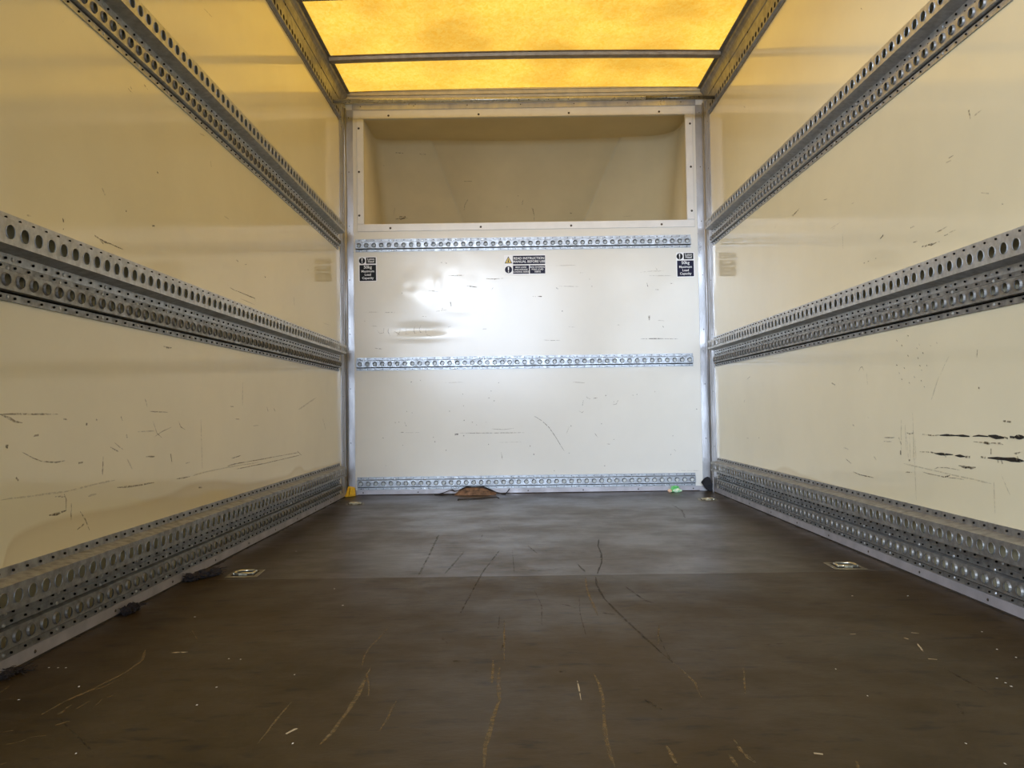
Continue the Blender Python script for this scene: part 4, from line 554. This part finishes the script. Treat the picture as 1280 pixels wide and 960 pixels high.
def on_nose(q, l):
    # marks were read on a plane half a metre behind the wall; slide them along the sight line on to the raked face
    o = Vector((.938,0,.471)); d = Vector((q.x,D+.5,q.y))-o; t = 1.0
    for _ in range(12): p = o+d*t; t *= (nose_y(p.x,p.z)-.008)/p.y
    return o+d*t
NP = [(t,w,[tuple(on_nose(Vector(p),0)) for p in pts]) for t,w,pts in MARKS['NOSE']]
bm = bmesh.new()
for t, w, pts in NP:
    for a, b in zip(pts, pts[1:]):
        a, b = Vector(a), Vector(b); s = (b-a).cross(Vector((0,1,0))).normalized()*w*.0005
        bm.faces.new([bm.verts.new(p) for p in (a-s,b-s,b+s,a+s)]).material_index = list(MK).index(t)
tag(link('scuffs', bm, [MK[k] for k in MK], wall_nose), kind='stuff')

# ragged line of dirt in the floor edges
bm = bmesh.new()
def dirt_line(f, l0, l1, step, wmax):
    l = l0; pv = None
    while l < l1:
        w = .0015+wmax*max(0,noise.noise(Vector((l*9,wmax*100,3.1)))+.12)+wmax*.5*random.random()*(random.random()>.7)
        v = (bm.verts.new(f(l,0,.0035)), bm.verts.new(f(l,w*.5,.003)), bm.verts.new(f(l,w,.0003)))
        if pv:
            bm.faces.new((pv[0],pv[1],v[1],v[0])); bm.faces.new((pv[1],pv[2],v[2],v[1]))
        pv = v; l += step*(.6+.8*random.random())
dirt_line(lambda l,w,z: (.004+w,l,z), Y0, 4.33, .012, .011)
dirt_line(lambda l,w,z: (W-.004-w,l,z), Y0, 4.33, .012, .010)
dirt_line(lambda l,w,z: (l,D-.004-w,z), .06, 1.97, .012, .008)
tag(link('edge_dirt', bm, M['dirt'], floor), kind='stuff')

# ---------------------------------------------------------------- lashing rings let into the floor
def lashing_ring(x, y, rot, label, sc_=1.0):
    r = empty('lashing_ring', (x,y,0)); r.rotation_euler = (0,0,rot); tag(r, label, 'floor ring', 'lashing rings in the floor')
    bm = bmesh.new(); a, b = .046, .050; A, B = .034, .036
    o4 = [(-a,-b),(a,-b),(a,b),(-a,b)]; i4 = [(-A,-B),(A,-B),(A,B),(-A,B)]
    O = [bm.verts.new((p[0],p[1],.0006)) for p in o4]; T = [bm.verts.new((p[0]*.96,p[1]*.96,.0016)) for p in o4]; I = [bm.verts.new((*p,.0016)) for p in i4]
    for k in range(4):
        j = (k+1)%4; bm.faces.new((O[k],O[j],T[j],T[k])); bm.faces.new((T[k],T[j],I[j],I[k]))
    link('pan', bm, M['pan'], r)
    bm = bmesh.new(); v = [bm.verts.new((p[0],p[1],.0009)) for p in i4]; bm.faces.new(v); link('pan_bottom', bm, M['pansoil'], r)
    bm = bmesh.new(); pts = [(-.026,-.020),(-.028,.012),(-.018,.024),(.018,.024),(.028,.012),(.026,-.020)]
    tube(bm, [(p[0],p[1],.0052) for p in pts], .0034, 8); tube(bm, [(-.026,-.020,.0052),(.026,-.020,.0052)], .0034, 8); link('ring', bm, M['brass'], r)
    bm = bmesh.new(); box(bm, -.012,.012,-.028,-.012,.0016,.0072); link('hinge_clip', bm, M['pan'], r)
lashing_ring(.147,2.311,math.radians(4),'worn metal lashing ring in the floor near the left wall, beside dark fluff')
lashing_ring(1.893,2.305,math.radians(-3),'worn metal lashing ring in the floor near the right wall, halfway along')
lashing_ring(.128,3.990,math.radians(12),'small lashing ring in the floor in front of the yellow corner piece')
lashing_ring(1.903,3.970,math.radians(-8),'pale lashing ring in the floor beside the black corner flap')

# ---------------------------------------------------------------- litter
def crumple(name, sx, sy, sz, m, parent, seed, amp=.35, sub=3, loc=(0,0,0), freq=2.2):
    bm = bmesh.new(); bmesh.ops.create_icosphere(bm, subdivisions=sub, radius=1)
    for v in bm.verts:
        n = noise.noise(v.co*freq+Vector((seed,0,0)))+.6*noise.noise(v.co*freq*2.7+Vector((0,seed,0)))
        c = v.co*(1+amp*n); v.co = Vector((c.x*sx, c.y*sy, max(c.z,-.75)*sz+.75*sz))
    o = link(name, bm, m, parent); o.location = loc; return o
def fluff(x, y, rz, L_, wd_, h, seed, label):
    r = empty('fluff_clump', (x,y,0)); r.rotation_euler = (0,0,rz); tag(r, label, 'debris', 'clumps of dark fluff on the floor')
    random.seed(seed)
    for k in range(3):
        t = (k-1)*.33
        crumple('wad', L_*.24*(1-.15*abs(k-1)), wd_*.5, h*.5*(1-.2*abs(t)*2), M['lint'], r, seed+k*5.3, .55, 3, (t*L_*.9, (random.random()-.5)*wd_*.3, .0006), 3.0)
    bm = bmesh.new()
    for k in range(46):
        a = random.random()*math.tau; px, py = (random.random()-.5)*L_, (random.random()-.5)*wd_*.8; p = Vector((px,py,.002+random.random()*h*.7)); pts = [p]
        for _ in range(4):
            a += (random.random()-.5)*1.6; p = p+Vector((math.cos(a),math.sin(a),(random.random()-.5)*.9))*.006; p.z = max(.0012,p.z); pts.append(p.copy())
        tube(bm, pts, .0006, 4)
    tag(link('fibres', bm, M['lint'], r), kind='stuff')
fluff(.042,2.262,math.radians(62),.125,.034,.026,3,'long clump of dark fluff against the left skirting, beside a lashing ring')
fluff(.022,1.880,math.radians(80),.058,.024,.024,11,'small clump of dark fluff against the left skirting, nearer the camera')
fluff(.018,1.440,math.radians(85),.05,.02,.012,19,'flat dark scrap of fluff under the left skirting at the picture edge')

# yellow plastic corner piece: two faces folded round the foot of the post, with a slot
yc = empty('corner_guard', (.028,4.345,0)); tag(yc,'yellow plastic corner piece at the foot of the left corner post','corner guard')
bm = bmesh.new()
def quadbox(bm, base, top, t):
    """slab between a bottom edge (a,b) and a top edge (c,d), t thick towards -y"""
    a,b = map(Vector, base); c,d = map(Vector, top); tv = Vector(t)
    v = [bm.verts.new(p) for p in (a,b,d,c,a+tv,b+tv,d+tv,c+tv)]
    for f in ((0,1,2,3),(7,6,5,4),(0,4,5,1),(1,5,6,2),(2,6,7,3),(3,7,4,0)): bm.faces.new([v[i] for i in f])
quadbox(bm, ((-.024,-.020,.001),(-.004,-.024,.001)), ((-.013,.010,.054),(-.004,.006,.052)), (.002,.010,.0))
quadbox(bm, ((.001,-.024,.001),(.030,.006,.003)), ((.001,.006,.050),(.024,.020,.044)), (-.002,.010,.0))
quadbox(bm, ((-.024,-.020,.001),(.030,.004,.001)), ((-.022,-.018,.010),(.028,.006,.012)), (-.003,.008,.0))
quadbox(bm, ((-.013,.010,.044),(.024,.020,.040)), ((-.011,.012,.055),(.020,.022,.049)), (-.001,.010,.0))
bmesh.ops.recalc_face_normals(bm, faces=bm.faces); g = link('guard_body', bm, M['ylplastic'], yc); bv = g.modifiers.new('bevel','BEVEL'); bv.width = .0022; bv.segments = 2
bm = bmesh.new(); quadbox(bm, ((-.006,-.013,.012),(.002,-.013,.012)), ((-.005,.006,.044),(.002,.006,.044)), (0,.006,0)); bmesh.ops.recalc_face_normals(bm, faces=bm.faces); link('slot', bm, M['hole'], yc)

# black flap in the right corner
fl = [(1.960,.052),(1.970,.063),(1.984,.075),(2.000,.081),(2.011,.077),(2.020,.058),(2.0245,.037),(2.0225,.004),(2.008,.001),(1.992,.011),(1.975,.032)]
bm = bmesh.new(); f0 = [bm.verts.new((x,4.352+.010*math.sin((x-1.97)*60)-.1*(z-.03)*.3,z)) for x,z in fl]; f1 = [bm.verts.new(v.co+Vector((0,.006,0))) for v in f0]
bm.faces.new(f0); bm.faces.new(f1[::-1])
for k in range(len(fl)): bm.faces.new((f0[k],f1[k],f1[(k+1)%len(fl)],f0[(k+1)%len(fl)]))
bmesh.ops.recalc_face_normals(bm, faces=bm.faces)
fo = tag(link('fabric_flap', bm, M['blkcloth']),'black fabric flap standing in the right corner of the floor','flap'); bv = fo.modifiers.new('bevel','BEVEL'); bv.width = .002; bv.segments = 2

# torn brown sheet lying against the foot of the bulkhead
ts = empty('torn_sheet', (.70,4.365,0)); tag(ts,'crumpled brown torn scrap with dark edges lying at the foot of the bulkhead','debris')
prof = [(.606,.004),(.625,.020),(.650,.034),(.668,.041),(.700,.040),(.735,.041),(.764,.040),(.785,.030),(.805,.018),(.832,.007)]
bm = bmesh.new(); rows = []
for x, h in prof:
    row = []
    for k in range(7):
        t = k/6; y = -.050+.062*t; z = max(.0012, h*math.sin(t*math.pi*.56)**.8*(1+.18*noise.noise(Vector((x*60,t*4,0))))+.004*noise.noise(Vector((x*90,t*7,2))))
        row.append(bm.verts.new((x-.70+.006*noise.noise(Vector((x*40,t*5,5))), y, z)))
    rows.append(row)
for a, b in zip(rows, rows[1:]):
    for k in range(6): bm.faces.new((a[k],b[k],b[k+1],a[k+1]))
o = link('brown_sheet', bm, M['brown'], ts); sd = o.modifiers.new('solid','SOLIDIFY'); sd.thickness = .0012
for pts in ([(.650,.035),(.668,.0425),(.700,.0415),(.735,.0420),(.764,.0415),(.790,.030)],[(.492,.003),(.520,.005),(.545,.014),(.575,.025),(.590,.027),(.604,.021),(.625,.024),(.660,.040)],[(.492,.002),(.540,.003),(.572,.004),(.600,.003)],[(.764,.041),(.800,.026),(.832,.012),(.860,.005),(.885,.006)],[(.860,.003),(.884,.004),(.895,.014),(.906,.030)]):
    bm = bmesh.new(); tube(bm, [(x-.70,-.010+.004*math.sin(x*90),max(z,.0035)) for x,z in pts], [.0034+.0014*math.sin(k*1.9) for k in range(len(pts))], 6); tag(link('edge_strand', bm, M['dkbrown'], ts))
bm = bmesh.new(); tube(bm, [(.641,4.082,.0025),(.641,4.100,.0040),(.645,4.112,.0035),(.700,4.120,.0032),(.760,4.142,.0032),(.815,4.180,.0036),(.838,4.184,.0045),(.852,4.158,.0025)], [.0028,.0032,.0026,.0026,.0028,.0026,.0026,.0022], 7)
tag(link('black_stick', bm, M['dkbrown']),'thin black bent stick lying on the floor in front of the brown scrap','stick')

# crumpled green and white wrapper
gw = empty('sweet_wrapper', (1.812,4.345,0)); tag(gw,'crumpled green and white wrapper with an orange end at the foot of the bulkhead','wrapper')
crumple('green_fold', .026,.014,.0195,M['green'],gw,2.2,.5,3,(.004,.004,.0006),1.8)
crumple('pale_fold', .019,.011,.012,M['wrapwhite'],gw,8.1,.5,3,(.014,-.013,.0006),2.2)
crumple('orange_end', .012,.009,.010,M['orange'],gw,5.7,.45,2,(-.026,-.008,.0006),2.2)
